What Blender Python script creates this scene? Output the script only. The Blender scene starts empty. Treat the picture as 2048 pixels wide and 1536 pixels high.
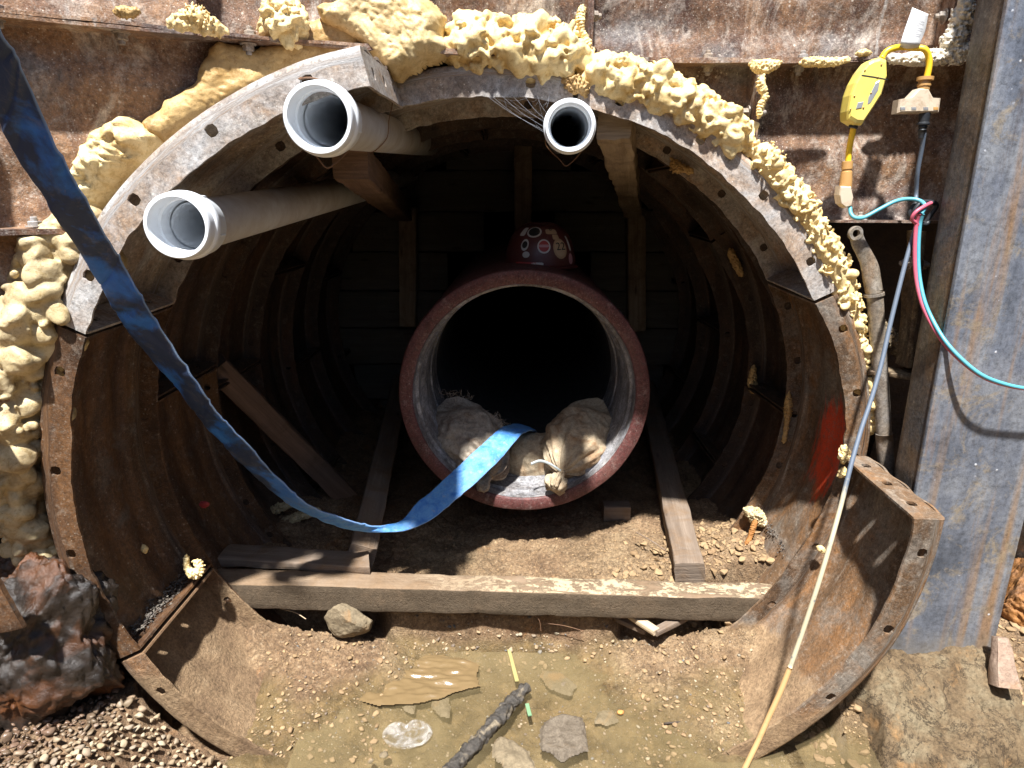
import bpy, math, random
import numpy as np
from mathutils import Vector, Matrix
sc = bpy.context.scene
col = sc.collection
random.seed(4)
R_ = np.random.RandomState(11)

# ---------------------------------------------------------------- camera, sky, sun, exposure
F_PX, PITCH, YAW, CAM_Z = 1300.0, 0.28, -0.009, 1.75
cam = bpy.data.objects.new('camera', bpy.data.cameras.new('camera'))
col.objects.link(cam)
cam.location = (0, 0, CAM_Z)
cam.rotation_euler = (math.pi / 2 - PITCH, 0, -YAW)
cam.data.sensor_width = 36
cam.data.lens = F_PX / 2048 * 36
cam.data.clip_start = 0.02
cam.data.clip_end = 500
sc.camera = cam

SUN_TRAVEL = Vector((0.08, 0.48, -1.0)).normalized()
world = bpy.data.worlds.new('World'); sc.world = world; world.use_nodes = True
wn = world.node_tree
sky = wn.nodes.new('ShaderNodeTexSky'); sky.sky_type = 'NISHITA'; sky.sun_disc = False
to_sun = -SUN_TRAVEL
sky.sun_elevation = math.asin(to_sun.z)
sky.sun_rotation = math.atan2(to_sun.x, to_sun.y)
bgn = wn.nodes['Background']; wn.links.new(sky.outputs[0], bgn.inputs[0])
bgn.inputs[1].default_value = 0.065
sun = bpy.data.objects.new('sun', bpy.data.lights.new('sun', 'SUN'))
col.objects.link(sun)
sun.data.energy = 5.0
sun.data.angle = math.radians(2.0)
sun.data.color = (1.0, 0.99, 0.972)
sun.rotation_euler = SUN_TRAVEL.to_track_quat('-Z', 'Y').to_euler()
sun.location = (-2, -3, 9)
sc.view_settings.view_transform = 'Standard'
sc.view_settings.look = 'None'
sc.view_settings.gamma = 1
sc.view_settings.use_curve_mapping = False
sc.view_settings.exposure = 1.3
sc.render.engine = 'CYCLES'
sc.cycles.use_denoising = True
sc.cycles.max_bounces = 8
sc.cycles.diffuse_bounces = 4

# ---------------------------------------------------------------- helpers: coordinates
def _axes():
    cp, sp, cy, sy = math.cos(PITCH), math.sin(PITCH), math.cos(YAW), math.sin(YAW)
    F = np.array([sy * cp, cy * cp, -sp]); Rr = np.array([cy, -sy, 0.0]); U = np.cross(Rr, F)
    return F, Rr, U
_F, _R, _U = _axes()
def ray(u, v):
    return _F + _R * (u - 1024) / F_PX - _U * (v - 768) / F_PX
def W(u, v, Y):
    """world point standing at depth Y that the photograph shows at (u, v)"""
    d = ray(u, v); d = d / d[1] * Y
    return np.array([d[0], d[1], d[2] + CAM_Z])
def Wz(u, v, z):
    d = ray(u, v); k = (z - CAM_Z) / d[2]
    return np.array([d[0] * k, d[1] * k, z])

# ---------------------------------------------------------------- helpers: noise
_perm = np.random.RandomState(3).permutation(256); _perm = np.concatenate([_perm, _perm, _perm])
_grad = np.random.RandomState(5).normal(size=(256, 3)); _grad /= np.linalg.norm(_grad, axis=1)[:, None]
def pn(P, s=1.0, seed=0):
    P = np.asarray(P, float) * s + seed * 17.31
    i = np.floor(P).astype(int); f = P - i; i = i & 255
    u = f * f * f * (f * (f * 6 - 15) + 10)
    out = 0
    for dx in (0, 1):
        wx = u[:, 0] if dx else 1 - u[:, 0]
        for dy in (0, 1):
            wy = u[:, 1] if dy else 1 - u[:, 1]
            for dz in (0, 1):
                wz = u[:, 2] if dz else 1 - u[:, 2]
                h = _perm[_perm[_perm[(i[:, 0] + dx) & 255] + ((i[:, 1] + dy) & 255)] + ((i[:, 2] + dz) & 255)]
                g = _grad[h]
                out = out + wx * wy * wz * (g[:, 0] * (f[:, 0] - dx) + g[:, 1] * (f[:, 1] - dy) + g[:, 2] * (f[:, 2] - dz))
    return out * 1.6
def fbm(P, s=1.0, o=4, seed=0, gain=0.5):
    a, t = 1.0, 0
    for k in range(o):
        t = t + a * pn(P, s * 2 ** k, seed + k); a *= gain
    return t
def billow(P, s=1.0, o=3, seed=0, gain=0.45):
    a, t = 1.0, 0
    for k in range(o):
        t = t + a * (np.abs(pn(P, s * 2.1 ** k, seed + k)) * 2 - 0.5); a *= gain
    return t
def sst(a, b, x):
    t = np.clip((np.asarray(x, float) - a) / (b - a), 0, 1); return t * t * (3 - 2 * t)

# ---------------------------------------------------------------- helpers: objects
def wloc(o):
    v = Vector((0, 0, 0))
    while o is not None:
        v = v + o.location; o = o.parent
    return v
def mesh_obj(name, V, Fc, mat=None, parent=None, smooth=True, attrs=None, mods=None, angle=None):
    V = np.asarray(V, float).reshape(-1, 3)
    me = bpy.data.meshes.new(name)
    off = np.array(wloc(parent)) if parent is not None else 0
    me.from_pydata((V - off).tolist(), [], [tuple(int(q) for q in f) for f in Fc])
    me.validate(verbose=False)
    if attrs:
        for k, a in attrs.items():
            a = np.asarray(a, float)
            if a.ndim == 1:
                at = me.attributes.new(k, 'FLOAT', 'POINT'); at.data.foreach_set('value', a.astype(np.float32))
            else:
                at = me.attributes.new(k, 'FLOAT_VECTOR', 'POINT'); at.data.foreach_set('vector', a.astype(np.float32).ravel())
    if smooth:
        me.polygons.foreach_set('use_smooth', [True] * len(me.polygons))
    if angle is not None:
        me.set_sharp_from_angle(angle=math.radians(angle))
    me.update()
    o = bpy.data.objects.new(name, me); col.objects.link(o)
    if mat is not None:
        me.materials.append(mat)
    if parent is not None:
        o.parent = parent
    for m in mods or []:
        md = o.modifiers.new(m[0], m[0])
        for k, v in m[1].items(): setattr(md, k, v)
    return o
def tag(o, label, cat, group=None):
    o['label'] = label; o['category'] = cat
    if group: o['group'] = group
    return o
def thing(name, label, cat, loc, group=None):
    o = bpy.data.objects.new(name, None); col.objects.link(o)
    o.location = tuple(float(q) for q in loc); o.empty_display_size = 0.05
    return tag(o, label, cat, group)
def struct(o, kind='structure'):
    o['kind'] = kind; return o
def base_of(V):
    V = np.asarray(V).reshape(-1, 3); c = V.mean(0); return (c[0], c[1], V[:, 2].min())

class Acc:
    """collects several shapes into one mesh"""
    def __init__(s): s.V = []; s.F = []; s.n = 0; s.A = []
    def add(s, V, Fc, gp=None):
        V = np.asarray(V, float).reshape(-1, 3)
        s.V.append(V); s.F += [tuple(int(q) + s.n for q in f) for f in Fc]; s.n += len(V)
        s.A.append(np.asarray(gp, float) if gp is not None else V)
        return s
    def obj(s, name, mat, parent=None, **k):
        return mesh_obj(name, np.concatenate(s.V), s.F, mat, parent, attrs={'gp': np.concatenate(s.A)}, **k)

def grid_faces(n, m, wrap_m=False, wrap_n=False, base=0):
    f = []
    for i in range(n if wrap_n else n - 1):
        i2 = (i + 1) % n
        for j in range(m if wrap_m else m - 1):
            j2 = (j + 1) % m
            f.append((base + i * m + j, base + i2 * m + j, base + i2 * m + j2, base + i * m + j2))
    return f
def spline(P, n):
    """Catmull-Rom through the points, resampled evenly to n"""
    P = np.asarray(P, float)
    if P.ndim == 1: P = P[:, None]
    Q = np.vstack([2 * P[0] - P[1], P, 2 * P[-1] - P[-2]])
    out = []
    for k in range(1, len(Q) - 2):
        for t in np.linspace(0, 1, 24, endpoint=False):
            a, b, c, d = Q[k - 1], Q[k], Q[k + 1], Q[k + 2]
            out.append(0.5 * (2 * b + (c - a) * t + (2 * a - 5 * b + 4 * c - d) * t * t + (3 * b - a - 3 * c + d) * t ** 3))
    out.append(Q[-2]); out = np.array(out)
    d = np.concatenate([[0], np.cumsum(np.linalg.norm(np.diff(out[:, :3], axis=0), axis=1))])
    s = np.linspace(0, d[-1], n)
    return np.stack([np.interp(s, d, out[:, k]) for k in range(out.shape[1])], 1)
def frames(P, up=(0, 0, 1)):
    T = np.gradient(P, axis=0); T /= np.linalg.norm(T, axis=1)[:, None] + 1e-12
    N = []; up = np.array(up, float)
    n0 = up - T[0] * (up @ T[0])
    if np.linalg.norm(n0) < 1e-3: n0 = np.array([1.0, 0, 0]) - T[0] * T[0][0]
    n0 /= np.linalg.norm(n0)
    for t in T:
        n0 = n0 - t * (n0 @ t); n0 /= np.linalg.norm(n0) + 1e-12; N.append(n0)
    N = np.array(N); B = np.cross(T, N)
    return T, N, B
def tube_data(P, r, k=10, caps=True, up=(0, 0, 1)):
    P = np.asarray(P, float); n = len(P); r = np.broadcast_to(np.asarray(r, float), (n,))
    T, N, B = frames(P, up)
    a = np.linspace(0, 2 * math.pi, k, endpoint=False)
    V = P[:, None] + r[:, None, None] * (np.cos(a)[None, :, None] * N[:, None] + np.sin(a)[None, :, None] * B[:, None])
    L = np.concatenate([[0], np.cumsum(np.linalg.norm(np.diff(P, axis=0), axis=1))])
    gp = np.stack([np.repeat(L, k), np.tile(a, n) * np.repeat(r, k), np.zeros(n * k)], 1)
    Fc = grid_faces(n, k, wrap_m=True)
    if caps:
        Fc += [tuple(range(k))[::-1], tuple(range((n - 1) * k, n * k))]
    return V.reshape(-1, 3), Fc, gp
def tube(name, P, r, mat, parent=None, k=10, n=None, **kw):
    if n: P = spline(P, n)
    V, Fc, gp = tube_data(P, r, k)
    return mesh_obj(name, V, Fc, mat, parent, attrs={'gp': gp}, **kw)
def lathe_data(p0, axis, prof, k=48, jitter=0, gp_s=1.0):
    """prof: list of (distance along the axis, radius)"""
    axis = np.array(axis, float); axis /= np.linalg.norm(axis)
    up = np.array([0, 0, 1.0]) if abs(axis[2]) < 0.98 else np.array([0, 1.0, 0]); n0 = up - axis * (up @ axis); n0 /= np.linalg.norm(n0); b0 = np.cross(axis, n0)
    a = np.linspace(0, 2 * math.pi, k, endpoint=False)
    V = []; gp = []
    for d, r in prof:
        V.append(np.array(p0) + axis * d + r * (np.cos(a)[:, None] * n0 + np.sin(a)[:, None] * b0))
        gp.append(np.stack([np.full(k, d), a * 0.1, np.full(k, r)], 1))
    return np.concatenate(V), grid_faces(len(prof), k, wrap_m=True), np.concatenate(gp)

def rect_section(w, h, bev=0.006, ns=5):
    pts = []
    for cx, cy, a0 in ((w / 2 - bev, h / 2 - bev, 0), (-w / 2 + bev, h / 2 - bev, 90), (-w / 2 + bev, -h / 2 + bev, 180), (w / 2 - bev, -h / 2 + bev, 270)):
        for q in (0, 45, 90):
            a = math.radians(a0 + q); pts.append((cx + bev * math.cos(a), cy + bev * math.sin(a)))
    out = []
    for i in range(len(pts)):
        p, q = np.array(pts[i]), np.array(pts[(i + 1) % len(pts)])
        d = np.linalg.norm(q - p); m = max(1, int(d / 0.018))
        for t in range(m): out.append(p + (q - p) * t / m)
    return np.array(out)
def beam_data(p0, p1, w, h, up=(0, 0, 1), seed=0, rough=0.0022, bev=0.006, step=0.02, taper=1.0, skew=(0, 0)):
    p0, p1 = np.array(p0, float), np.array(p1, float)
    L = np.linalg.norm(p1 - p0); T = (p1 - p0) / L
    up = np.array(up, float); N = up - T * (up @ T); N /= np.linalg.norm(N); B = np.cross(T, N)   # N = height, B = width
    S = rect_section(w, h, bev); k = len(S); n = max(4, int(L / step))
    V = []; gp = []
    per = np.concatenate([[0], np.cumsum(np.linalg.norm(np.diff(S, axis=0), axis=1))])
    for i in range(n + 1):
        t = i / n; sc_ = 1 + (taper - 1) * t
        shift = (skew[0] * S[:, 0] * (1 - t) + skew[1] * S[:, 0] * t)
        V.append(p0 + T * (L * t) + (S[:, :1] * sc_) * B + (S[:, 1:] * sc_) * N + T * shift[:, None])
        gp.append(np.stack([np.full(k, L * t), per + 0 * per, np.full(k, seed * 0.37)], 1))
    V = np.concatenate(V); gp = np.concatenate(gp)
    nz = fbm(V * [1, 1, 1], 9, 3, seed) * rough * 1.5 + fbm(gp * [4, 60, 1], 1, 3, seed + 5) * rough
    cen = np.repeat(np.linspace(0, 1, n + 1), k)[:, None] * (p1 - p0) + p0
    d = V - cen; d -= T * (d @ T)[:, None]; d /= np.linalg.norm(d, axis=1)[:, None]
    V = V + d * nz[:, None]
    Fc = grid_faces(n + 1, k, wrap_m=True)
    # end caps with their own ring so the end grain shades flat
    for e, s_ in ((0, -1), (n, 1)):
        ring = V[e * k:(e + 1) * k]; c = ring.mean(0); b = len(V)
        inner = c + (ring - c) * 0.55 + T * s_ * 0.0005
        V = np.concatenate([V, ring + T * s_ * 0.0008, inner, [c]]); gp = np.concatenate([gp, np.stack([ring @ B * 3, ring @ N * 3, ring @ T], 1), np.stack([inner @ B * 3, inner @ N * 3, inner @ T], 1), [[c @ B * 3, c @ N * 3, c @ T]]])
        for j in range(k):
            j2 = (j + 1) % k
            q = [(b + j, b + j2, b + k + j2, b + k + j), (b + k + j, b + k + j2, b + 2 * k)]
            if e == 0: q = [tuple(reversed(x)) for x in q]
            Fc += q + ([(e * k + j2, e * k + j, b + j, b + j2)] if e == 0 else [(e * k + j, e * k + j2, b + j2, b + j)])
    return V, Fc, gp
def timber(name, p0, p1, w, h, mat, label=None, cat='timber', group=None, parent=None, **k):
    V, Fc, gp = beam_data(p0, p1, w, h, **k)
    if parent is None and label:
        root = thing(name, label, cat, base_of(V), group)
        mesh_obj('beam', V, Fc, mat, root, attrs={'gp': gp}, angle=50)
        return root
    return mesh_obj(name, V, Fc, mat, parent, attrs={'gp': gp}, angle=50)

_ico = {}
def ico(sub):
    if sub not in _ico:
        import bmesh
        bm = bmesh.new(); bmesh.ops.create_icosphere(bm, subdivisions=sub, radius=1)
        bm.verts.ensure_lookup_table()
        _ico[sub] = (np.array([v.co[:] for v in bm.verts]), [tuple(v.index for v in f.verts) for f in bm.faces]); bm.free()
    return _ico[sub]
def rotm(rs):
    q = rs.normal(size=4); q /= np.linalg.norm(q); w, x, y, z = q
    return np.array([[1 - 2 * (y * y + z * z), 2 * (x * y - z * w), 2 * (x * z + y * w)], [2 * (x * y + z * w), 1 - 2 * (x * x + z * z), 2 * (y * z - x * w)], [2 * (x * z - y * w), 2 * (y * z + x * w), 1 - 2 * (x * x + y * y)]])
def stones(name, pts, sizes, mat, sub=2, angular=0.35, flat=0.6, seed=0, parent=None, kind='stuff', smooth=True):
    rs = np.random.RandomState(seed); V0, F0 = ico(sub); F0 = np.array(F0); Vs = []; Fs = []
    vars_ = []
    for q in range(10):
        s = V0 * (1 + angular * pn(V0, 1.1, seed + q)[:, None] + 0.10 * pn(V0, 2.7, seed + q + 30)[:, None])
        for c in range(9):   # broken faces
            d = rs.normal(size=3); d /= np.linalg.norm(d); t = s @ d; cut = rs.uniform(0.4, 0.78)
            s = s - d * (np.clip(t - cut, 0, None) * 0.95)[:, None]
        vars_.append(s)
    for i, (p, r) in enumerate(zip(pts, sizes)):
        s = vars_[rs.randint(10)] * [1, rs.uniform(0.6, 0.95), rs.uniform(flat * 0.7, flat * 1.2)]
        a = rs.uniform(0, 6.28); tl = rs.normal() * 0.35
        Rz = np.array([[math.cos(a), -math.sin(a), 0], [math.sin(a), math.cos(a), 0], [0, 0, 1]])
        Rx = np.array([[1, 0, 0], [0, math.cos(tl), -math.sin(tl)], [0, math.sin(tl), math.cos(tl)]])
        Vs.append((s * r) @ (Rz @ Rx).T + p); Fs.append(F0 + i * len(V0))
    o = mesh_obj(name, np.concatenate(Vs), np.concatenate(Fs).tolist(), mat, parent, smooth=smooth)
    if kind: o['kind'] = kind
    return o
def in_poly(P, poly):
    x, y = P[:, 0], P[:, 1]; ins = np.zeros(len(P), bool); n = len(poly)
    for i in range(n):
        (x1, y1), (x2, y2) = poly[i], poly[(i + 1) % n]
        c = ((y1 > y) != (y2 > y)) & (x < (x2 - x1) * (y - y1) / (y2 - y1 + 1e-15) + x1); ins ^= c
    return ins
def poly_dist(P, poly):
    d = np.full(len(P), 1e9); n = len(poly)
    for i in range(n):
        a, b = np.array(poly[i]), np.array(poly[(i + 1) % n]); ab = b - a
        t = np.clip(((P - a) @ ab) / (ab @ ab + 1e-15), 0, 1)
        d = np.minimum(d, np.linalg.norm(P - (a + t[:, None] * ab), axis=1))
    return d

# ---------------------------------------------------------------- helpers: materials
class NT:
    def __init__(s, name):
        s.m = bpy.data.materials.new(name); s.m.use_nodes = True; s.t = s.m.node_tree
        s.b = s.t.nodes['Principled BSDF']
    def n(s, ty, **k):
        nd = s.t.nodes.new(ty)
        for a, v in k.items(): setattr(nd, a, v)
        return nd
    def link(s, v, sock):
        if isinstance(v, bpy.types.NodeSocket): s.t.links.new(v, sock)
        elif isinstance(v, (tuple, list)) and len(v) == 3 and sock.type == 'RGBA': sock.default_value = (*v, 1)
        elif isinstance(v, (int, float)) and sock.type == 'RGBA': sock.default_value = (v, v, v, 1)
        else: sock.default_value = v
    def obj(s): return s.n('ShaderNodeTexCoord').outputs['Object']
    def attr(s, k, out='Vector'): 
        a = s.n('ShaderNodeAttribute', attribute_name=k); return a.outputs[out]
    def scale(s, v, sc_):
        m = s.n('ShaderNodeVectorMath', operation='MULTIPLY'); s.link(v, m.inputs[0]); m.inputs[1].default_value = sc_; return m.outputs[0]
    def noise(s, vec, scale=5, detail=5, rough=0.6, dist=0, out=0):
        nd = s.n('ShaderNodeTexNoise'); s.link(vec, nd.inputs['Vector']); nd.inputs['Scale'].default_value = scale
        nd.inputs['Detail'].default_value = detail; nd.inputs['Roughness'].default_value = rough; nd.inputs['Distortion'].default_value = dist
        return nd.outputs[out]
    def vor(s, vec, scale=20, out='Distance', feature='F1', rnd=1):
        nd = s.n('ShaderNodeTexVoronoi', feature=feature); s.link(vec, nd.inputs['Vector']); nd.inputs['Scale'].default_value = scale; nd.inputs['Randomness'].default_value = rnd
        return nd.outputs[out]
    def ramp(s, f, stops, interp='LINEAR'):
        nd = s.n('ShaderNodeValToRGB'); s.link(f, nd.inputs[0]); cr = nd.color_ramp; cr.interpolation = interp
        while len(cr.elements) < len(stops): cr.elements.new(0.5)
        for e, (p, c) in zip(cr.elements, stops):
            e.position = p; e.color = (c, c, c, 1) if not isinstance(c, (tuple, list)) else (*c, 1)
        return nd.outputs[0]
    def mr(s, f, a, b, c=0.0, d=1.0):
        nd = s.n('ShaderNodeMapRange', clamp=True); s.link(f, nd.inputs[0])
        for i, v in zip((1, 2, 3, 4), (a, b, c, d)): nd.inputs[i].default_value = v
        return nd.outputs[0]
    def mix(s, f, a, b, mode='MIX'):
        nd = s.n('ShaderNodeMix', data_type='RGBA', blend_type=mode); nd.clamp_result = False
        s.link(f, nd.inputs[0]); s.link(a, nd.inputs[6]); s.link(b, nd.inputs[7]); return nd.outputs[2]
    def math(s, op, a, b=0.0, c=0.0):
        nd = s.n('ShaderNodeMath', operation=op); s.link(a, nd.inputs[0]); s.link(b, nd.inputs[1]); s.link(c, nd.inputs[2]); return nd.outputs[0]
    def bump(s, h, strength=0.5, dist=0.01, normal=None):
        nd = s.n('ShaderNodeBump'); s.link(h, nd.inputs['Height']); nd.inputs['Strength'].default_value = strength; nd.inputs['Distance'].default_value = dist
        if normal is not None: s.link(normal, nd.inputs['Normal'])
        return nd.outputs[0]
    def out(s, color=None, rough=None, normal=None, metal=None, **k):
        if color is not None: s.link(color, s.b.inputs['Base Color'])
        if rough is not None: s.link(rough, s.b.inputs['Roughness'])
        if normal is not None: s.link(normal, s.b.inputs['Normal'])
        if metal is not None: s.link(metal, s.b.inputs['Metallic'])
        for a, v in k.items(): s.link(v, s.b.inputs[a.replace('_', ' ')])
        return s.m

def mat_rust(name, dark, mid, warm, pale, grey=(0.16, 0.15, 0.14), warm_a=0.5, grey_a=0.4, pale_a=0.35, speck=0.3, streak=(1, 1, 0.25), rough=(0.55, 0.85), spec=0.35, bump=0.6, mud=None, mud_a=0.0, red=False, use_gp=False, metal=0.0, seed=0.0, streaks_white=False, mudline=None, lowrust=None):
    t = NT(name); v = t.attr('gp') if use_gp else t.obj()
    v0 = t.n('ShaderNodeVectorMath', operation='ADD'); t.link(v, v0.inputs[0]); v0.inputs[1].default_value = (seed, seed * 1.7, seed * 0.6); v = v0.outputs[0]
    vs = t.scale(v, streak)
    n1 = t.noise(v, 3.2, 8, 0.62, 0.4); n2 = t.noise(vs, 14, 8, 0.65, 0.6); n3 = t.noise(v, 60, 6, 0.7); n4 = t.noise(v, 260, 3, 0.6)
    c = t.ramp(t.math('MULTIPLY_ADD', n2, 0.6, t.math('MULTIPLY', n1, 0.45)), [(0.38, dark), (0.52, mid), (0.68, warm)])
    c = t.mix(t.mr(t.noise(vs, 7, 9, 0.7, 0.3), 0.62 - 0.25 * warm_a, 0.75 - 0.1 * warm_a, 0, warm_a), c, warm)
    c = t.mix(t.mr(t.noise(v, 5.5, 10, 0.72, 0.5), 0.66 - 0.3 * grey_a, 0.76 - 0.2 * grey_a, 0, 0.9), c, grey)
    c = t.mix(t.mr(t.noise(vs, 10, 10, 0.75, 1.0), 0.70 - 0.28 * pale_a, 0.86 - 0.2 * pale_a, 0, 0.85), c, pale)
    c = t.mix(t.mr(n3, 0.35, 0.7, 0, 0.55), c, t.mix(0.5, c, dark))
    spk = t.mr(t.vor(v, 90), 0.05, 0.16, 1, 0)
    c = t.mix(t.math('MULTIPLY', spk, t.mr(t.noise(v, 6, 3), 0.6 - 0.3 * speck, 0.75 - 0.2 * speck, 0, 0.9)), c, (pale[0] * 1.1, pale[1] * 1.1, pale[2] * 1.1))
    spk2 = t.mr(t.math('ADD', t.vor(v, 42), t.math('MULTIPLY', n3, 0.12)), 0.10, 0.22, 1, 0)
    c = t.mix(t.math('MULTIPLY', spk2, t.mr(t.noise(v, 4, 4), 0.62 - 0.25 * speck, 0.72 - 0.25 * speck, 0, 0.75)), c, (pale[0], pale[1], pale[2]))
    if lowrust is not None:
        lz = t.n('ShaderNodeSeparateXYZ'); t.link(t.n('ShaderNodeNewGeometry').outputs['Position'], lz.inputs[0])
        lr = t.mr(t.math('ADD', lz.outputs[2], t.math('MULTIPLY', t.noise(v, 5, 8, 0.72), 0.7)), lowrust + 0.6, lowrust + 0.2)
        c = t.mix(t.math('MULTIPLY', lr, 0.85), c, t.ramp(n2, [(0.38, (0.07, 0.035, 0.018)), (0.52, (0.20, 0.11, 0.06)), (0.68, (0.36, 0.25, 0.17))]))
    c = t.mix(t.mr(n4, 0.52, 0.72, 0, 0.5), c, t.mix(0.6, c, pale))
    c = t.mix(t.mr(t.noise(v, 130, 6, 0.8), 0.52, 0.66, 0, 0.65), c, t.mix(0.7, c, (dark[0] * 0.5, dark[1] * 0.5, dark[2] * 0.5)))
    c = t.mix(t.mr(t.noise(v, 28, 9, 0.8, 0.4), 0.54, 0.64, 0, 0.5), c, t.mix(0.6, c, pale))
    if streaks_white:
        wv = t.scale(v, (1, 1, 0.12))
        c = t.mix(t.mr(t.noise(wv, 9, 8, 0.72, 0.2), 0.60, 0.70, 0, 0.8), c, (0.55, 0.55, 0.52))
    c = t.mix(1.0, c, t.ramp(t.noise(v, 85, 8, 0.85, 0.3), [(0.36, 0.42), (0.5, 0.95), (0.66, 1.4)]), 'MULTIPLY')
    hb = t.math('ADD', t.math('MULTIPLY', n3, 0.6), t.math('ADD', t.math('MULTIPLY', n2, 0.8), t.math('MULTIPLY', n4, 0.25)))
    rg = t.mr(n3, 0.3, 0.7, rough[0], rough[1])
    if mud is not None:
        geo = t.n('ShaderNodeNewGeometry'); sp = t.n('ShaderNodeSeparateXYZ'); t.link(geo.outputs['Normal'], sp.inputs[0])
        mk = t.math('MULTIPLY', t.mr(t.math('ADD', sp.outputs[2], t.mr(t.noise(v, 8, 8, 0.7), 0, 1, -0.5, 0.5)), 0.35 - mud_a * 0.5, 0.8 - mud_a * 0.5), min(1, mud_a * 1.4))
        c = t.mix(mk, c, t.mix(t.noise(v, 30, 8, 0.7), (mud[0] * 0.7, mud[1] * 0.68, mud[2] * 0.62), (mud[0] * 1.25, mud[1] * 1.25, mud[2] * 1.25)))
        rg = t.mix(mk, rg, 0.9)
        hb = t.math('ADD', hb, t.math('MULTIPLY', t.math('MULTIPLY', t.noise(v, 45, 8, 0.7), mk), 2.2))
    if mudline is not None:
        pz = t.n('ShaderNodeSeparateXYZ'); pw = t.n('ShaderNodeNewGeometry').outputs['Position']; t.link(pw, pz.inputs[0])
        ml = t.mr(t.math('ADD', pz.outputs[2], t.math('MULTIPLY', t.noise(pw, 6, 7, 0.7), 0.16)), mudline + 0.10, mudline + 0.06)
        mc = t.ramp(t.noise(pw, 9, 9, 0.68, 0.3), [(0.3, (0.17, 0.105, 0.06)), (0.5, (0.29, 0.19, 0.105)), (0.7, (0.40, 0.28, 0.165))])
        mc = t.mix(1.0, mc, t.ramp(t.noise(pw, 110, 8, 0.85, 0.3), [(0.36, 0.45), (0.5, 0.95), (0.66, 1.3)]), 'MULTIPLY')
        c = t.mix(ml, c, t.mix(t.mr(t.noise(pw, 60, 8, 0.72), 0.5, 0.72, 0, 0.6), mc, (0.12, 0.075, 0.04)))
        rg = t.mix(ml, rg, 0.9); hb = t.math('ADD', hb, t.math('MULTIPLY', t.math('MULTIPLY', t.noise(pw, 60, 8, 0.75), ml), 2.5))
    if red:
        po = t.n('ShaderNodeNewGeometry').outputs['Position']
        sp = t.n('ShaderNodeSeparateXYZ'); t.link(po, sp.inputs[0])
        g = t.math('MULTIPLY', t.mr(sp.outputs[2], 0.62, 0.92), t.mr(sp.outputs[2], 1.22, 1.0))
        g = t.math('MULTIPLY', g, t.mr(sp.outputs[1], 1.84, 2.02)); g = t.math('MULTIPLY', g, t.mr(sp.outputs[1], 2.24, 2.04))
        vn = t.noise(t.scale(po, (1, 1.6, 0.2)), 24, 9, 0.75, 0.4)
        g = t.math('MULTIPLY', t.mr(t.math('ADD', g, t.math('MULTIPLY', vn, 1.5)), 1.20, 1.42), t.mr(t.noise(po, 55, 8, 0.8), 0.36, 0.52, 0.25, 1))
        c = t.mix(t.math('MULTIPLY', g, 0.95), c, (0.62, 0.06, 0.018))
    nrm = t.bump(hb, bump, 0.006)
    return t.out(c, rg, nrm, metal=metal, Specular_IOR_Level=spec)

def mat_plain(name, c, rough=0.4, dirt=None, dirt_a=0.3, bump=0.1, scale=25, var=0.12, spec=0.5, **k):
    t = NT(name); v = t.obj()
    n = t.noise(v, scale, 7, 0.65, 0.3)
    cc = t.mix(n, tuple(q * (1 - var) for q in c), tuple(q * (1 + var) for q in c))
    if dirt: 
        cc = t.mix(t.mr(t.noise(v, scale * 0.6, 9, 0.72, 0.5), 0.68 - dirt_a * 0.4, 0.8 - dirt_a * 0.2, 0, 0.85), cc, dirt)
        cc = t.mix(t.mr(t.noise(v, scale * 8, 4, 0.7), 0.6, 0.8, 0, dirt_a), cc, dirt)
    return t.out(cc, t.mr(n, 0.3, 0.7, rough * 0.8, min(1, rough * 1.25)), t.bump(t.noise(v, scale * 6, 5, 0.7), bump, 0.003), Specular_IOR_Level=spec, **k)

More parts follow.
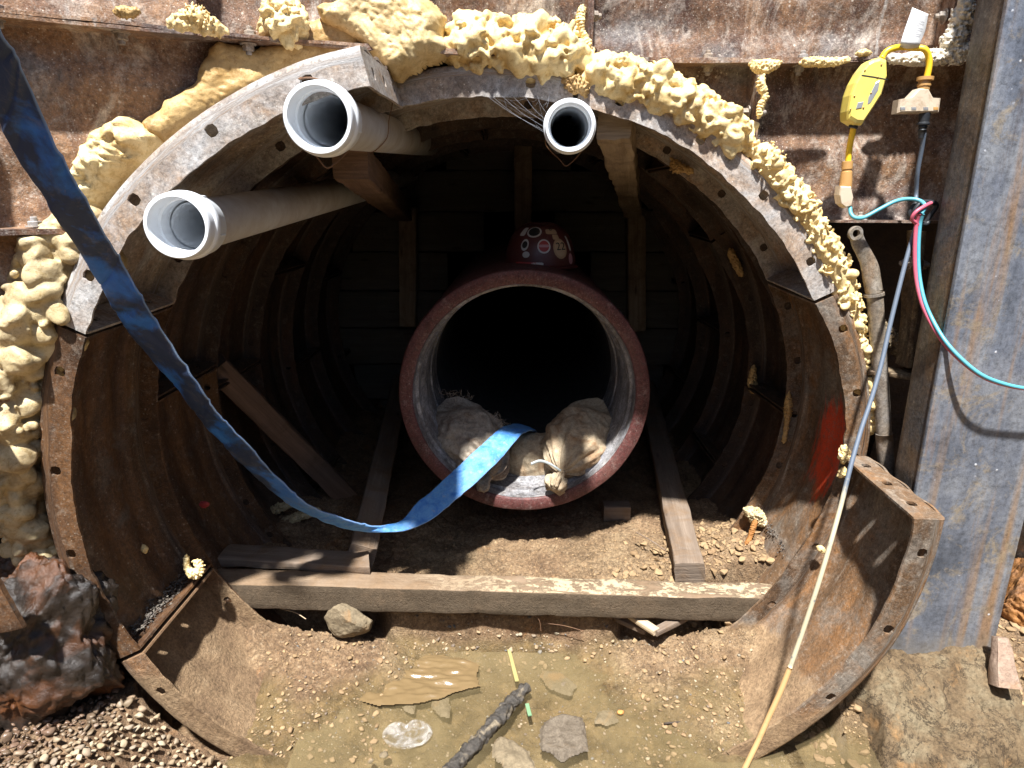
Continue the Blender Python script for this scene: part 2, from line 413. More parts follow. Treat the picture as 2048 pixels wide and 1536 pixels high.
def mat_wood(name, a, b, dirt, dirt_a=0.4, pale=None, pale_a=0.3, seed=0, knots=True, splash=None):
    t = NT(name); g = t.attr('gp')
    gv = t.n('ShaderNodeVectorMath', operation='ADD'); t.link(g, gv.inputs[0]); gv.inputs[1].default_value = (seed, seed * 2.1, 0); g = gv.outputs[0]
    gs = t.scale(g, (2.2, 38, 1)); gf = t.scale(g, (9, 210, 1))
    n1 = t.noise(gs, 1.0, 6, 0.6, 0.5); n2 = t.noise(gf, 1.0, 4, 0.6)
    c = t.ramp(t.math('MULTIPLY_ADD', n2, 0.35, t.math('MULTIPLY', n1, 0.65)), [(0.3, b), (0.5, tuple((x + y) / 2 for x, y in zip(a, b))), (0.66, a)])
    hb = t.math('ADD', t.math('MULTIPLY', n1, 1.0), t.math('MULTIPLY', n2, 0.5))
    if knots:
        kv = t.vor(t.scale(g, (3.2, 13, 1)), 1.0)
        c = t.mix(t.mr(kv, 0.05, 0.14, 0.8, 0), c, (b[0] * 0.4, b[1] * 0.35, b[2] * 0.3))
    if pale:
        o_ = t.obj(); gp_ = t.scale(g, (5, 17, 1)); pm = t.mr(t.noise(gp_, 1.0, 9, 0.72, 0.8), 0.60 - pale_a * 0.25, 0.63 - pale_a * 0.25, 0, 1)
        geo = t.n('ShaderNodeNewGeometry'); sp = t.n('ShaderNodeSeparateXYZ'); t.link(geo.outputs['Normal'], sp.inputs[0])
        ps = t.n('ShaderNodeSeparateXYZ'); t.link(geo.outputs['Position'], ps.inputs[0])
        pm = t.math('MULTIPLY', pm, t.mr(t.noise(o_, 40, 8, 0.75), 0.40, 0.50)); pm = t.math('MULTIPLY', pm, t.mr(sp.outputs[2], 0.5, 0.8)); pm = t.math('MULTIPLY', pm, t.mr(ps.outputs[0], -0.42, 0.1, 0.0, 1))
        c = t.mix(pm, c, t.mix(n2, tuple(q * 0.75 for q in pale), pale)); hb = t.math('SUBTRACT', hb, t.math('MULTIPLY', pm, 0.9))
    o = t.obj()
    dm = t.mr(t.noise(o, 7, 9, 0.72, 0.6), 0.68 - dirt_a * 0.45, 0.8 - dirt_a * 0.3, 0, 0.9)
    if pale: dm = t.math('MULTIPLY', dm, t.math('SUBTRACT', 1.0, pm))
    c = t.mix(dm, c, t.mix(t.noise(o, 50, 6, 0.7), tuple(q * 0.6 for q in dirt), tuple(q * 1.3 for q in dirt)))
    if pale:   # side faces: a skin of mud, with their shade darkened into its colour
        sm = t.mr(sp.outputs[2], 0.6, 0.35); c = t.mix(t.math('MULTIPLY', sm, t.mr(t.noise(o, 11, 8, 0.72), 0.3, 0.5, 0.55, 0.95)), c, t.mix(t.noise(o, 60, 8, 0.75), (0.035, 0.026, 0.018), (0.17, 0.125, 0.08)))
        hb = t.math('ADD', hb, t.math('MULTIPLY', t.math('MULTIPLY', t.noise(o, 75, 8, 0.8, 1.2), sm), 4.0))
    hb = t.math('ADD', hb, t.math('MULTIPLY', t.math('MULTIPLY', t.noise(o, 70, 7, 0.75), dm), 1.8))
    return t.out(c, 0.82, t.bump(hb, 0.7, 0.004), Specular_IOR_Level=0.25)
# ---------------------------------------------------------------- materials of the structure
PALE = (0.55, 0.45, 0.33)
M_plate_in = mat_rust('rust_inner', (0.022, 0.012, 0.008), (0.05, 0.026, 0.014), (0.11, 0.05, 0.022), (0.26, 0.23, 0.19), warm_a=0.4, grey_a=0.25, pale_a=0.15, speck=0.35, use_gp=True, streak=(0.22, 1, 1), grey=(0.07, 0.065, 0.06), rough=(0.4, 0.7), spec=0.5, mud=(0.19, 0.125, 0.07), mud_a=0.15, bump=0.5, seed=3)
M_plate_left = mat_rust('rust_left', (0.035, 0.018, 0.010), (0.095, 0.045, 0.02), (0.20, 0.095, 0.035), (0.36, 0.31, 0.25), warm_a=0.5, grey_a=0.3, pale_a=0.15, speck=0.8, use_gp=True, streak=(0.22, 1, 1), grey=(0.14, 0.125, 0.11), rough=(0.35, 0.6), spec=0.55, bump=0.5, seed=1)
M_plate_top = mat_rust('grey_top', (0.14, 0.10, 0.075), (0.33, 0.28, 0.24), (0.38, 0.24, 0.14), (0.66, 0.62, 0.55), warm_a=0.6, grey_a=0.75, pale_a=0.45, speck=0.6, use_gp=True, streak=(0.5, 1, 1), lowrust=1.15, grey=(0.46, 0.46, 0.46), rough=(0.45, 0.75), bump=0.45, seed=2)
M_plate_right = mat_rust('rust_right', (0.045, 0.025, 0.014), (0.13, 0.075, 0.04), (0.30, 0.14, 0.05), (0.48, 0.42, 0.34), warm_a=0.5, grey_a=0.6, pale_a=0.5, speck=0.4, use_gp=True, streak=(0.22, 1, 1), grey=(0.20, 0.18, 0.155), rough=(0.4, 0.7), mud=(0.26, 0.165, 0.09), mud_a=0.15, red=True, mudline=0.42, bump=0.6, seed=5)
M_plate_mud = mat_rust('mud_plate', (0.12, 0.07, 0.04), (0.19, 0.11, 0.06), (0.30, 0.15, 0.06), (0.45, 0.40, 0.33), warm_a=0.5, grey_a=0.3, pale_a=0.25, speck=0.3, use_gp=True, streak=(0.3, 1, 1), grey=(0.25, 0.22, 0.18), mud=(0.27, 0.165, 0.092), mud_a=0.6, mudline=0.55, bump=0.9, seed=6)
M_wall = mat_rust('shaft_rust', (0.032, 0.015, 0.011), (0.135, 0.07, 0.048), (0.38, 0.215, 0.11), (0.74, 0.66, 0.56), warm_a=0.75, grey_a=0.45, pale_a=0.65, speck=0.8, streak=(0.8, 0.8, 0.5), grey=(0.22, 0.20, 0.19), rough=(0.34, 0.72), bump=0.7, seed=8, streaks_white=True)
M_bolt = mat_rust('bolt_steel', (0.16, 0.11, 0.08), (0.30, 0.25, 0.2), (0.36, 0.24, 0.14), (0.55, 0.52, 0.48), warm_a=0.3, grey_a=0.6, grey=(0.4, 0.4, 0.4), pale_a=0.4, bump=0.3)

# ---------------------------------------------------------------- tunnel lining: rings of steel liner plates
CX, CZ, RA, RB, Y0, PW = -0.059, 1.038, 1.10, 1.037, 1.43, 0.4064
def ang(u, v, Y):
    p = W(u, v, Y); return math.atan2((p[2] - CZ) / RB, (p[0] - CX) / RA)
def trace(pts, Y):
    o = []
    for u, v in pts:
        p = W(u, v, Y); x, z = (p[0] - CX) / RA, (p[2] - CZ) / RB
        o.append((math.atan2(z, x), math.hypot(x, z)))
    return o
ring0_px = [(715, 92), (600, 122), (420, 215), (300, 310), (200, 425), (135, 560), (105, 650), (80, 780), (80, 880), (85, 1000), (130, 1160), (185, 1260), (240, 1330), (350, 1440), (490, 1530), (1500, 1530), (1660, 1430), (1790, 1290), (1862, 1150), (1890, 1050)]
ring1_px = [(900, 133), (1060, 132), (1155, 150), (1300, 188), (1400, 240), (1510, 330), (1600, 430), (1675, 570), (1715, 660), (1738, 770), (1742, 860)]
def make_rfun(px, Y):
    t = trace(px, Y); t = [((a % (2 * math.pi)), r) for a, r in t]; t.sort()
    A = np.array([q[0] for q in t]); Rr = np.array([q[1] for q in t])
    def f(th):
        th = np.mod(th, 2 * math.pi)
        v = np.interp(th, A, Rr, period=2 * math.pi)
        near = np.min(np.abs((th[..., None] - A + math.pi) % (2 * math.pi) - math.pi), axis=-1)
        w = 1 - sst(0.12, 0.5, near)
        return 1 + (v - 1) * w
    return f
RF0, RF1 = make_rfun(ring0_px, Y0), make_rfun(ring1_px, Y0 + PW)
FLW = 0.076

def plate_mesh(k, th0, th1, holes_f, seed, fine=True, corr=0.009, ends=(True, True)):
    y0 = Y0 + PW * k + 0.002; y1 = Y0 + PW * (k + 1) - 0.002
    rf = RF0 if k == 0 else RF1
    dth = 0.0115 if fine else 0.028
    hr = 0.0140
    base = list(np.arange(th0, th1, dth)) + [th1]
    hd = hr / 1.07
    cols = [t for t in base if all(abs(t - h) > hd * 2.0 for h in holes_f)]
    for h in holes_f: cols += [h - hd, h, h + hd]
    cols = np.array(sorted(cols)); n = len(cols)
    # profile: (y, inward offset)
    pf = [(y0, FLW), (y0, 0.052), (y0, 0.039), (y0, 0.026), (y0, 0.012), (y0 + 0.004, 0.004), (y0 + 0.012, 0.0)]
    ns = 22 if fine else 10
    sh = []
    for i in range(1, ns):
        t = i / ns; e = min(1, min(t, 1 - t) / 0.08)
        sh.append((y0 + 0.012 + (y1 - y0 - 0.024) * t, -corr * (0.5 - 0.5 * math.cos(2 * math.pi * 3 * t)) * e + 0.0))
    pb = [(y1 - 0.012, 0.0), (y1 - 0.004, 0.004), (y1, 0.012), (y1, 0.026), (y1, 0.039), (y1, 0.052), (y1, FLW)]
    prof = np.array(pf + sh + pb); m = len(prof)
    TH = np.repeat(cols, m); PY = np.tile(prof[:, 0], n); PD = np.tile(prof[:, 1], n)
    JJ = np.tile(np.arange(m), n)
    def place(TH, PY, PD):
        tt = np.clip((PY - y0) / (y1 - y0), 0, 1)
        rho = rf(TH) * (1 - tt) + (RF1(TH) if k == 0 else 1 + 0 * TH) * tt
        dent = fbm(np.stack([TH * 3 + seed * 7, PY * 3, PD * 0 + seed], 1), 1.0, 3, seed) * 0.0030
        x = CX + RA * rho * np.cos(TH) - np.cos(TH) * (PD + dent)
        z = CZ + RB * rho * np.sin(TH) - np.sin(TH) * (PD + dent)
        wob = fbm(np.stack([TH * 6 + seed * 3, PD * 14, np.full_like(TH, seed * 1.3)], 1), 1.0, 3, seed + 9) * (PD / FLW) * 0.005
        return np.stack([x, PY + wob, z], 1)
    THm, PDm = TH.copy(), PD.copy()
    skip = set()
    for h in holes_f:
        hi = int(np.argmin(np.abs(cols - h)))
        for rows in ((1, 2, 3), (m - 4, m - 3, m - 2)):
            for a in (-1, 0):
                for b_ in (0, 1): skip.add((hi + a, rows[b_]))
            for a in (-1, 1):
                for r_ in (rows[0], rows[2]):
                    idx = (hi + a) * m + r_
                    THm[idx] = h + a * hd * 0.78
                    PDm[idx] = 0.039 + (PD[idx] - 0.039) * 0.78
    # edge wear of the flange lip
    lip = (JJ == 0) | (JJ == m - 1)
    PDm = PDm + lip * pn(np.stack([TH * 30 + seed, PY * 2, 0 * TH], 1), 1.0, seed) * 0.004
    V = place(THm, PY, PDm)
    gp = np.stack([TH * 1.07, PY, PD + 0.3 * (PD > 0.012)], 1)
    Fc = []
    for i in range(n - 1):
        for j in range(m - 1):
            if (i, j) in skip: continue
            Fc.append((i * m + j, i * m + j + 1, (i + 1) * m + j + 1, (i + 1) * m + j))
    # end flanges
    nb = len(V)
    Vs, Gs = [V], [gp]
    for e, th in ((0, th0), (1, th1)):
        if not ends[e]: continue
        ys = list(np.linspace(y0 + 0.004, y1 - 0.004, 25)); hy = [y0 + PW * q for q in (0.2, 0.5, 0.8)]
        ys = [q for q in ys if all(abs(q - h) > hr * 1.9 for h in hy)]
        for h in hy: ys += [h - hr, h, h + hr]
        ys = np.array(sorted(ys)); ds = np.array([0.0, 0.012, 0.026, 0.039, 0.052, FLW])
        YY = np.repeat(ys, 6); DD = np.tile(ds, len(ys)); Y2, D2 = YY.copy(), DD.copy(); sk = set()
        for h in hy:
            hi = int(np.argmin(np.abs(ys - h)))
            for a in (-1, 0):
                for r_ in (2, 3): sk.add((hi + a, r_))
            for a in (-1, 1):
                for r_ in (2, 4):
                    q = (hi + a) * 6 + r_; Y2[q] = h + a * hr * 0.78; D2[q] = 0.039 + (DD[q] - 0.039) * 0.78
        s_ = 0.003 if e == 0 else -0.003
        Ve = place(np.full(len(YY), th + s_), Y2, D2)
        Vs.append(Ve); Gs.append(np.stack([np.full(len(YY), th * 1.07) + DD, YY, DD + 0.5], 1))
        for i in range(len(ys) - 1):
            for j in range(5):
                if (i, j) in sk: continue
                q = (nb + i * 6 + j, nb + i * 6 + j + 1, nb + (i + 1) * 6 + j + 1, nb + (i + 1) * 6 + j)
                Fc.append(q if e else q[::-1])
        nb += len(Ve)
    return np.concatenate(Vs), Fc, np.concatenate(Gs)

lining = thing('tunnel_lining', 'rusted steel tunnel lining of bolted curved plates with drilled flanges around the dark bore', 'tunnel lining', (CX, Y0, CZ - RB))
def plate(k, th0, th1, mat, seed, hole_px=None, nh=7, label=None, fine=True, ends=(True, True)):
    Y = Y0 + PW * k
    if hole_px is not None: hs = [ang(u, v, Y) % (2 * math.pi) for u, v in hole_px]
    else: hs = list(th0 + (th1 - th0) * (np.arange(nh) + 0.5) / nh)
    hs = [h + (2 * math.pi if h < th0 - 0.02 else 0) for h in hs]; hs = [h for h in hs if th0 + 0.03 < h < th1 - 0.03]
    V, Fc, gp = plate_mesh(k, th0, th1, hs, seed, fine, ends=ends)
    o = mesh_obj('liner_plate', V, Fc, mat, lining, attrs={'gp': gp}, mods=[('SOLIDIFY', dict(thickness=0.0065, offset=0.0)), ('EDGE_SPLIT', dict(split_angle=math.radians(38)))])
    if label: o['label'] = label
    return o
TAU = 2 * math.pi
def am(u, v, Y): return ang(u, v, Y) % TAU
Y1 = Y0 + PW
tA1, tA0 = am(128, 652, Y0), am(718, 92, Y0)       # A runs from its top end anticlockwise down to the left
tF1 = am(240, 1322, Y0)
tE0, tE1 = am(1490, 1536, Y0), am(1893, 1040, Y0)
plate(0, tA0, tA1 - 0.004, M_plate_top, 1, [(612, 152), (414, 247), (253, 385), (160, 540)], label='grey upper left plate with the highest corner')
plate(0, tA1 + 0.004, tF1 - 0.006, M_plate_left, 2, [(95, 735), (92, 940), (125, 1110), (200, 1255)], label='brown left plate speckled with mud')
plate(0, tF1 + 0.006, tE0 - 0.55, M_plate_mud, 3, [(310, 1390)], label='mud covered lower left plate', ends=(True, False))
plate(0, tE0 - 0.54, tE0 - 0.012, M_plate_mud, 4, nh=4, ends=(False, False))
plate(0, tE0 - 0.008, (tE1 + TAU if tE1 < 1 else tE1), M_plate_right, 5, [(1852, 1107), (1772, 1258), (1662, 1395)], label='lower right plate jutting out in front of the others', ends=(False, True))
tB0, tB1 = am(1158, 158, Y1), 2.05
tC0 = am(1672, 585, Y1)
plate(1, tB0 + 0.006, tB1, M_plate_top, 6, [(1062, 155)], nh=4, label='top plate set one ring back')
plate(1, tC0 + 0.006, tB0 - 0.006, M_plate_top, 7, [(1242, 197), (1405, 272), (1536, 382), (1634, 515)], label='upper right plate with grey flange')
plate(1, -0.75, tC0 - 0.006, M_plate_right, 8, None, nh=6, label='right plate with red paint patch')
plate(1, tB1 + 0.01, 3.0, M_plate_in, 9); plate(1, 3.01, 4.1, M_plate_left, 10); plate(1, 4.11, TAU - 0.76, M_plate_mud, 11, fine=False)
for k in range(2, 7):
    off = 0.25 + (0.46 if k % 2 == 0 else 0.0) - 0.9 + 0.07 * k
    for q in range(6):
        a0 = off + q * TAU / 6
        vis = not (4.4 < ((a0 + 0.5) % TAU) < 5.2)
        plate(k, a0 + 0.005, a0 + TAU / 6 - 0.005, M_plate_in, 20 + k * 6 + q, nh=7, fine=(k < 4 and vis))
# red paint spot daubed on the left inside
# ---------------------------------------------------------------- shaft wall
SX, SY, RW, RFL = 0.7, -1.4, 3.385, 3.305
def shaft_pt(phi, r, z): return np.stack([SX + r * np.sin(phi), SY + r * np.cos(phi), z + 0 * phi], -1)
def phi_at(u, v, Y=1.88):
    p = W(u, v, Y); return math.atan2(p[0] - SX, p[1] - SY)
shaft = struct(bpy.data.objects.new('shaft_wall', None)); col.objects.link(shaft); shaft.location = (SX, SY, 0)
HEX = [(math.cos(math.radians(60 * i)), math.sin(math.radians(60 * i))) for i in range(6)]
def bolt(p, axis, parent, r=0.013, l=0.016, nut=True):
    axis = np.array(axis, float); axis /= np.linalg.norm(axis)
    a = np.array([0, 0, 1.0]) if abs(axis[2]) < 0.9 else np.array([1.0, 0, 0])
    n = np.cross(axis, a); n /= np.linalg.norm(n); b = np.cross(axis, n)
    V = []; Fc = []
    def prism(r_, d0, d1, k=6, ch=0.86):
        s = len(V); ks = np.arange(k) * TAU / k
        for d, rr in ((d0, r_), (d1 - 0.002, r_), (d1, r_ * ch)):
            for t in ks: V.append(np.array(p) + axis * d + rr * (math.cos(t) * n + math.sin(t) * b))
        for i in range(2):
            for j in range(k): Fc.append((s + i * k + j, s + i * k + (j + 1) % k, s + (i + 1) * k + (j + 1) % k, s + (i + 1) * k + j))
        Fc.append(tuple(s + 2 * k + j for j in range(k)))
    prism(r * 1.45, 0, 0.003, 16, 0.97); prism(r, 0.003, l)
    if nut: prism(r * 0.55, l, l + 0.009, 10)
    return mesh_obj('bolt', V, Fc, M_bolt, parent, smooth=False)
ROWZ = [0.42 + 0.42 * i for i in range(8)]
def panel(p0, p1, z0, seed, detail=True):
    z1 = z0 + 0.42
    nph = max(6, int((p1 - p0) * RW / 0.022)); ph = np.linspace(p0 + 0.0012, p1 - 0.0012, nph)
    zin = np.linspace(0, 1, 20)
    prof = [(z0 + 0.003, RFL), (z0 + 0.003, RFL + 0.03), (z0 + 0.003, RW - 0.01), (z0 + 0.006, RW - 0.003), (z0 + 0.014, RW)]
    for t in zin[1:-1]:
        e = min(1, min(t, 1 - t) / 0.1)
        prof.append((z0 + 0.014 + (0.42 - 0.028) * t, RW + 0.011 * e * (0.5 - 0.5 * math.cos(TAU * 2.5 * t)) - 0.004))
    prof += [(z1 - 0.014, RW), (z1 - 0.006, RW - 0.003), (z1 - 0.003, RW - 0.01), (z1 - 0.003, RFL + 0.03), (z1 - 0.003, RFL)]
    prof = np.array(prof); m = len(prof)
    PH = np.repeat(ph, m); Z = np.tile(prof[:, 0], nph); R = np.tile(prof[:, 1], nph)
    dn = fbm(np.stack([PH * 8, Z * 3, 0 * Z + seed], 1), 1, 3, seed)
    fl = sst(RW, RFL, R)
    R2 = R + dn * 0.006 + fl * pn(np.stack([PH * 60, 0 * Z, Z * 0 + seed], 1), 1, seed) * 0.004
    Z2 = Z + fl * fbm(np.stack([PH * 9, 0 * Z, 0 * Z + seed], 1), 1, 3, seed + 4) * 0.0035
    V = shaft_pt(PH, R2, Z2)
    cen = [(i * m + j) for i in range(nph) for j in range(m)]
    rr = np.hypot((V[:, 0] - CX) / RA, (V[:, 2] - CZ) / RB)
    keep = rr > 1.02
    Fc = [f for f in grid_faces(nph, m) if all(keep[q] for q in f)]
    Vs = [V]; nb = len(V)
    for e, p in ((0, ph[0]), (1, ph[-1])):
        zz = np.linspace(z0 + 0.004, z1 - 0.004, 14); rs_ = np.array([RW, RW - 0.03, RFL + 0.02, RFL])
        P2 = np.full(14 * 4, p); Z3 = np.repeat(zz, 4); R3 = np.tile(rs_, 14)
        w = pn(np.stack([Z3 * 20, R3 * 0 + seed, R3 * 0 + e], 1), 1, seed)
        Ve = shaft_pt(P2 + w * 0.0006, R3 + (R3 < RFL + 0.01) * w * 0.006, Z3)
        k2 = np.hypot((Ve[:, 0] - CX) / RA, (Ve[:, 2] - CZ) / RB) > 1.02
        for f in grid_faces(14, 4, base=nb):
            if all(k2[q - nb] for q in f): Fc.append(f)
        Vs.append(Ve); nb += len(Ve)
    if not Fc: return None
    V = np.concatenate(Vs)
    used = np.unique(np.array([q for f in Fc for q in f])); mp = -np.ones(len(V), int); mp[used] = np.arange(len(used))
    o = mesh_obj('wall_panel', V[used], [tuple(mp[q] for q in f) for f in Fc], M_wall, shaft, mods=[('SOLIDIFY', dict(thickness=0.007, offset=0.0)), ('EDGE_SPLIT', dict(split_angle=math.radians(38)))])
    if detail:
        RB_ = RFL + 0.035
        for t in (0.12, 0.35, 0.62, 0.86):
            p = p0 + (p1 - p0) * t
            for zz, s in ((z0 + 0.0075, 1), (z1 - 0.0075, -1)):
                q = shaft_pt(np.array(p), RB_, zz)
                if math.hypot((q[0] - CX) / RA, (q[2] - CZ) / RB) > 1.09: bolt(q, (0, 0, s), o, l=0.013 if s > 0 else 0.016)
        for zf in (0.25, 0.7):
            for pe, s in ((p0 + 0.0035, 1), (p1 - 0.0035, -1)):
                q = shaft_pt(np.array(pe), RB_, z0 + 0.42 * zf)
                if math.hypot((q[0] - CX) / RA, (q[2] - CZ) / RB) > 1.09: bolt(q, (math.cos(pe) * s, -math.sin(pe) * s, 0), o)
    return o
jt = {5: phi_at(1522, 210), 6: phi_at(1178, 60), 4: phi_at(1838, 560), 3: phi_at(1500, 900), 7: phi_at(1300, 0)}
PL = phi_at(1178, 60) - phi_at(385, 5, 1.62)
for r_ in range(0, 8):
    z0 = round(2.10 + 0.42 * (r_ - 5 + -1 + 0), 3) if False else 2.10 - 0.42 * (6 - r_)
    j0 = jt.get(r_, 0.1 * r_)
    ks = range(-3, 3)
    for k in ks:
        a, b = j0 + k * PL, j0 + (k + 1) * PL
        if b < -0.95 or a > 0.75: continue
        if r_ <= 3 or (r_ == 4 and a > -0.2) or r_ < 2: continue
        panel(a, b, z0, r_ * 10 + k + 40, detail=(r_ in (3, 4, 5, 6)))

# earth behind the wall, the uncut rest of the shaft lining and the ground above
def mat_earth():
    t = NT('dark_earth'); v = t.obj(); n = t.noise(v, 6, 9, 0.7)
    return t.out(t.ramp(n, [(0.35, (0.02, 0.013, 0.009)), (0.6, (0.07, 0.04, 0.022))]), 0.8, t.bump(t.noise(v, 22, 8, 0.7), 1, 0.02))
M_earth = mat_earth()
ER = 3.52
na, nz = 240, 60
PHs = np.linspace(-math.pi, math.pi, na); Zs = np.linspace(-0.3, 3.3, nz)
PP, ZZ = np.repeat(PHs, nz), np.tile(Zs, na)
Ve = shaft_pt(PP, ER + 0 * PP, ZZ)
rr = np.hypot((Ve[:, 0] - CX), (Ve[:, 2] - CZ)); cut = (rr < 1.2) & (Ve[:, 1] > 0)
Fe = [f for f in grid_faces(na, nz) if not all(cut[q] for q in f)]
struct(mesh_obj('earth_wall', Ve, Fe, M_earth))
ths = np.linspace(0, TAU, 90)
Vt = []; 
for s in range(12):
    for th in ths:
        x, z = CX + 1.27 * math.cos(th), CZ + 1.27 * math.sin(th)
        ys = SY + math.sqrt(max(0.1, ER ** 2 - (x - SX) ** 2)) - 0.01
        Vt.append((x, ys + (6.8 - ys) * s / 11, z))
Ft = grid_faces(12, 90); c = len(Vt); Vt.append((CX, 6.8, CZ)); Ft += [(11 * 90 + j, 11 * 90 + j + 1, c) for j in range(89)]
struct(mesh_obj('earth_face', Vt, Ft, M_earth))

# ---------------------------------------------------------------- soil floor
WATER = 0.271
def H(x, y, noise=True):
    ax = np.abs(x + 0.059)
    zring = 1.038 - 1.037 * np.sqrt(np.clip(1 - (ax / 1.1) ** 2, 0.0, 1))
    zb = np.interp(ax, [0, 0.25, 0.42, 0.6, 0.8, 0.86, 0.95, 1.1], [0.258, 0.266, 0.315, 0.36, 0.40, 0.375, 0.33, 0.33])
    zf = np.interp(ax, [0, 0.3, 0.5, 0.6, 0.68, 0.78, 1.1], [0.20, 0.215, 0.25, 0.272, 0.272, 0.23, 0.2])
    t = np.clip((y - 1.43) / 0.41, 0, 1); fore = zf + (zb - zf) * t ** 2.6
    fore = fore + 0.035 * np.exp(-((x - 0.38) / 0.2) ** 2 - ((y - 1.66) / 0.13) ** 2) + 0.05 * np.exp(-((x + 0.42) / 0.16) ** 2 - ((y - 1.72) / 0.12) ** 2)
    inner = 0.40 + 0.05 * (ax / 0.8) ** 2 + 0.09 * np.exp(-((x - 0.78) / 0.2) ** 2 - ((y - 2.15) / 0.2) ** 2)
    left = np.where(x < 0, 1.0, 0.0)
    outL = np.minimum(zring, 0.50) - 0.02
    outR = 0.225 + 0.95 * np.clip(y - 1.44, 0, 0.26) + 0.06 * np.clip(x - 1.0, 0, 1)
    outR = np.minimum(outR, 0.6)
    w_r = sst(0.55, 0.75, x)
    front = np.where(x < -0.35, outL, 0.2 + 0 * x) * (1 - w_r) + outR * w_r
    dip = (zring - 0.02)
    ys = np.where((x > -0.40) & (x < 0.30), 1.872, 1.99) + 0.02 * np.sin(x * 13)
    ys = 1.872 + 0.12 * sst(0.36, 0.46, np.abs(x + 0.05)) + 0.012 * np.sin(x * 17)
    trench = 0.285 + 0 * x
    back = trench + (inner - trench) * sst(0, 0.035, y - ys)
    h = fore + (back - fore) * sst(1.852, 1.872, y)
    zone_out = ((ax > 0.985) & (y < 2.2)) | (y < 1.418)
    out = np.where(y < 1.418, front, np.where(x < 0, np.minimum(zring, 0.50) - 0.03, outR))
    h = np.where(zone_out, out, h)
    h = np.where((y > 1.9) & (y < 6), np.minimum(h, 3), h)
    # never break through the steel where it shows
    under = (y >= 1.418) & (y < 1.84) & (ax > 0.80) & (ax <= 0.985)
    h = np.where(under, np.minimum(h, zring - 0.012 - (ax - 0.8) * 0.1 + 0.10 * sst(0.95, 0.82, ax)), h)
    if noise:
        P = np.stack([x, y, 0 * x], 1)
        wet = sst(0.06, 0.0, h - WATER)
        h = h + fbm(P, 4.0, 3, 1) * 0.014 + (fbm(P, 22, 4, 4, 0.6) * 0.008 + fbm(P, 85, 2, 9) * 0.0034 + billow(P, 48, 2, 33) * 0.0035 + np.clip(fbm(P, 30, 2, 19) - 0.35, 0, 1) * 0.02) * (1 - 0.35 * wet)
        h = h - 0.007 * np.exp(-(pn(P + 0.02 * np.stack([pn(P, 25, 1), pn(P, 25, 2), 0 * x], 1), 8, 13) / 0.03) ** 2) * (1 - wet)
    return h
xs = np.concatenate([np.linspace(-3.2, -1.35, 26)[:-1], np.linspace(-1.35, 1.75, 640), np.linspace(1.75, 4.6, 40)[1:]])
ys_ = np.concatenate([np.linspace(-5.2, 1.0, 50)[:-1], np.linspace(1.0, 2.6, 430), np.linspace(2.6, 6.9, 160)[1:]])
XX, YY = np.repeat(xs, len(ys_)), np.tile(ys_, len(xs))
HH = H(XX, YY)
# trampled tone: iron stain, dryness
P2 = np.stack([XX, YY, HH], 1)
tone = np.clip(0.5 + 0.5 * fbm(P2, 2.2, 3, 40) + np.where(XX < -0.45, 0.35, 0) - np.where((XX > 0.15) & (YY < 1.86), 0.25, 0), 0, 1)
wetm = sst(0.060, 0.004, HH - WATER + 0.03 * fbm(P2, 5, 2, 60)) * ((YY < 1.9) & (XX > -0.8))
def mat_soil():
    t = NT('soil'); v = t.obj()
    tone = t.attr('tone', 'Fac'); wet = t.attr('wet', 'Fac')
    n1 = t.noise(v, 9, 9, 0.68, 0.3); n2 = t.noise(v, 60, 8, 0.72); n3 = t.noise(v, 240, 4, 0.7)
    dry = t.ramp(n1, [(0.3, (0.17, 0.11, 0.055)), (0.5, (0.30, 0.205, 0.11)), (0.7, (0.42, 0.31, 0.18))])
    red = t.ramp(n1, [(0.3, (0.14, 0.078, 0.042)), (0.5, (0.245, 0.145, 0.078)), (0.7, (0.35, 0.225, 0.125))])
    c = t.mix(tone, dry, red)
    c = t.mix(t.mr(t.noise(v, 5, 8, 0.7, 0.6), 0.58, 0.7, 0, 0.7), c, (0.34, 0.15, 0.045))
    c = t.mix(t.mr(n2, 0.5, 0.72, 0, 0.6), c, (0.13, 0.08, 0.045))
    c = t.mix(t.mr(n2, 0.48, 0.30, 0, 0.5), c, (0.55, 0.42, 0.27))
    c = t.mix(t.mr(n3, 0.55, 0.8, 0, 0.5), c, (0.1, 0.07, 0.045))
    c = t.mix(t.mr(t.vor(v, 150), 0.06, 0.16, 0.6, 0), c, (0.6, 0.52, 0.4))
    c = t.mix(1.0, c, t.ramp(t.noise(v, 110, 8, 0.85, 0.3), [(0.36, 0.4), (0.5, 0.95), (0.66, 1.35)]), 'MULTIPLY')
    c = t.mix(t.mr(t.math('ABSOLUTE', t.math('SUBTRACT', t.noise(v, 11, 8, 0.75, 0.5), 0.5)), 0.004, 0.014, 0.75, 0), c, (0.05, 0.03, 0.018))
    wc = t.ramp(n1, [(0.3, (0.07, 0.05, 0.022)), (0.55, (0.19, 0.135, 0.062)), (0.75, (0.34, 0.25, 0.12))])
    wc = t.mix(t.mr(t.noise(v, 14, 8, 0.7, 0.5), 0.5, 0.62, 0, 0.6), wc, (0.30, 0.20, 0.085))
    c = t.mix(t.math('MULTIPLY', wet, 0.85), c, wc)
    hb = t.math('ADD', t.math('MULTIPLY', n2, 1.0), t.math('MULTIPLY', n3, 0.35))
    return t.out(c, t.mix(wet, t.mr(n1, 0.4, 0.6, 0.9, 0.55), (0.25, 0.25, 0.25)), t.bump(hb, 1.0, 0.010), Specular_IOR_Level=0.35)
M_soil = mat_soil()
soil = struct(mesh_obj('ground', P2, [f[::-1] for f in grid_faces(len(xs), len(ys_))], M_soil, attrs={'tone': tone, 'wet': wetm}))

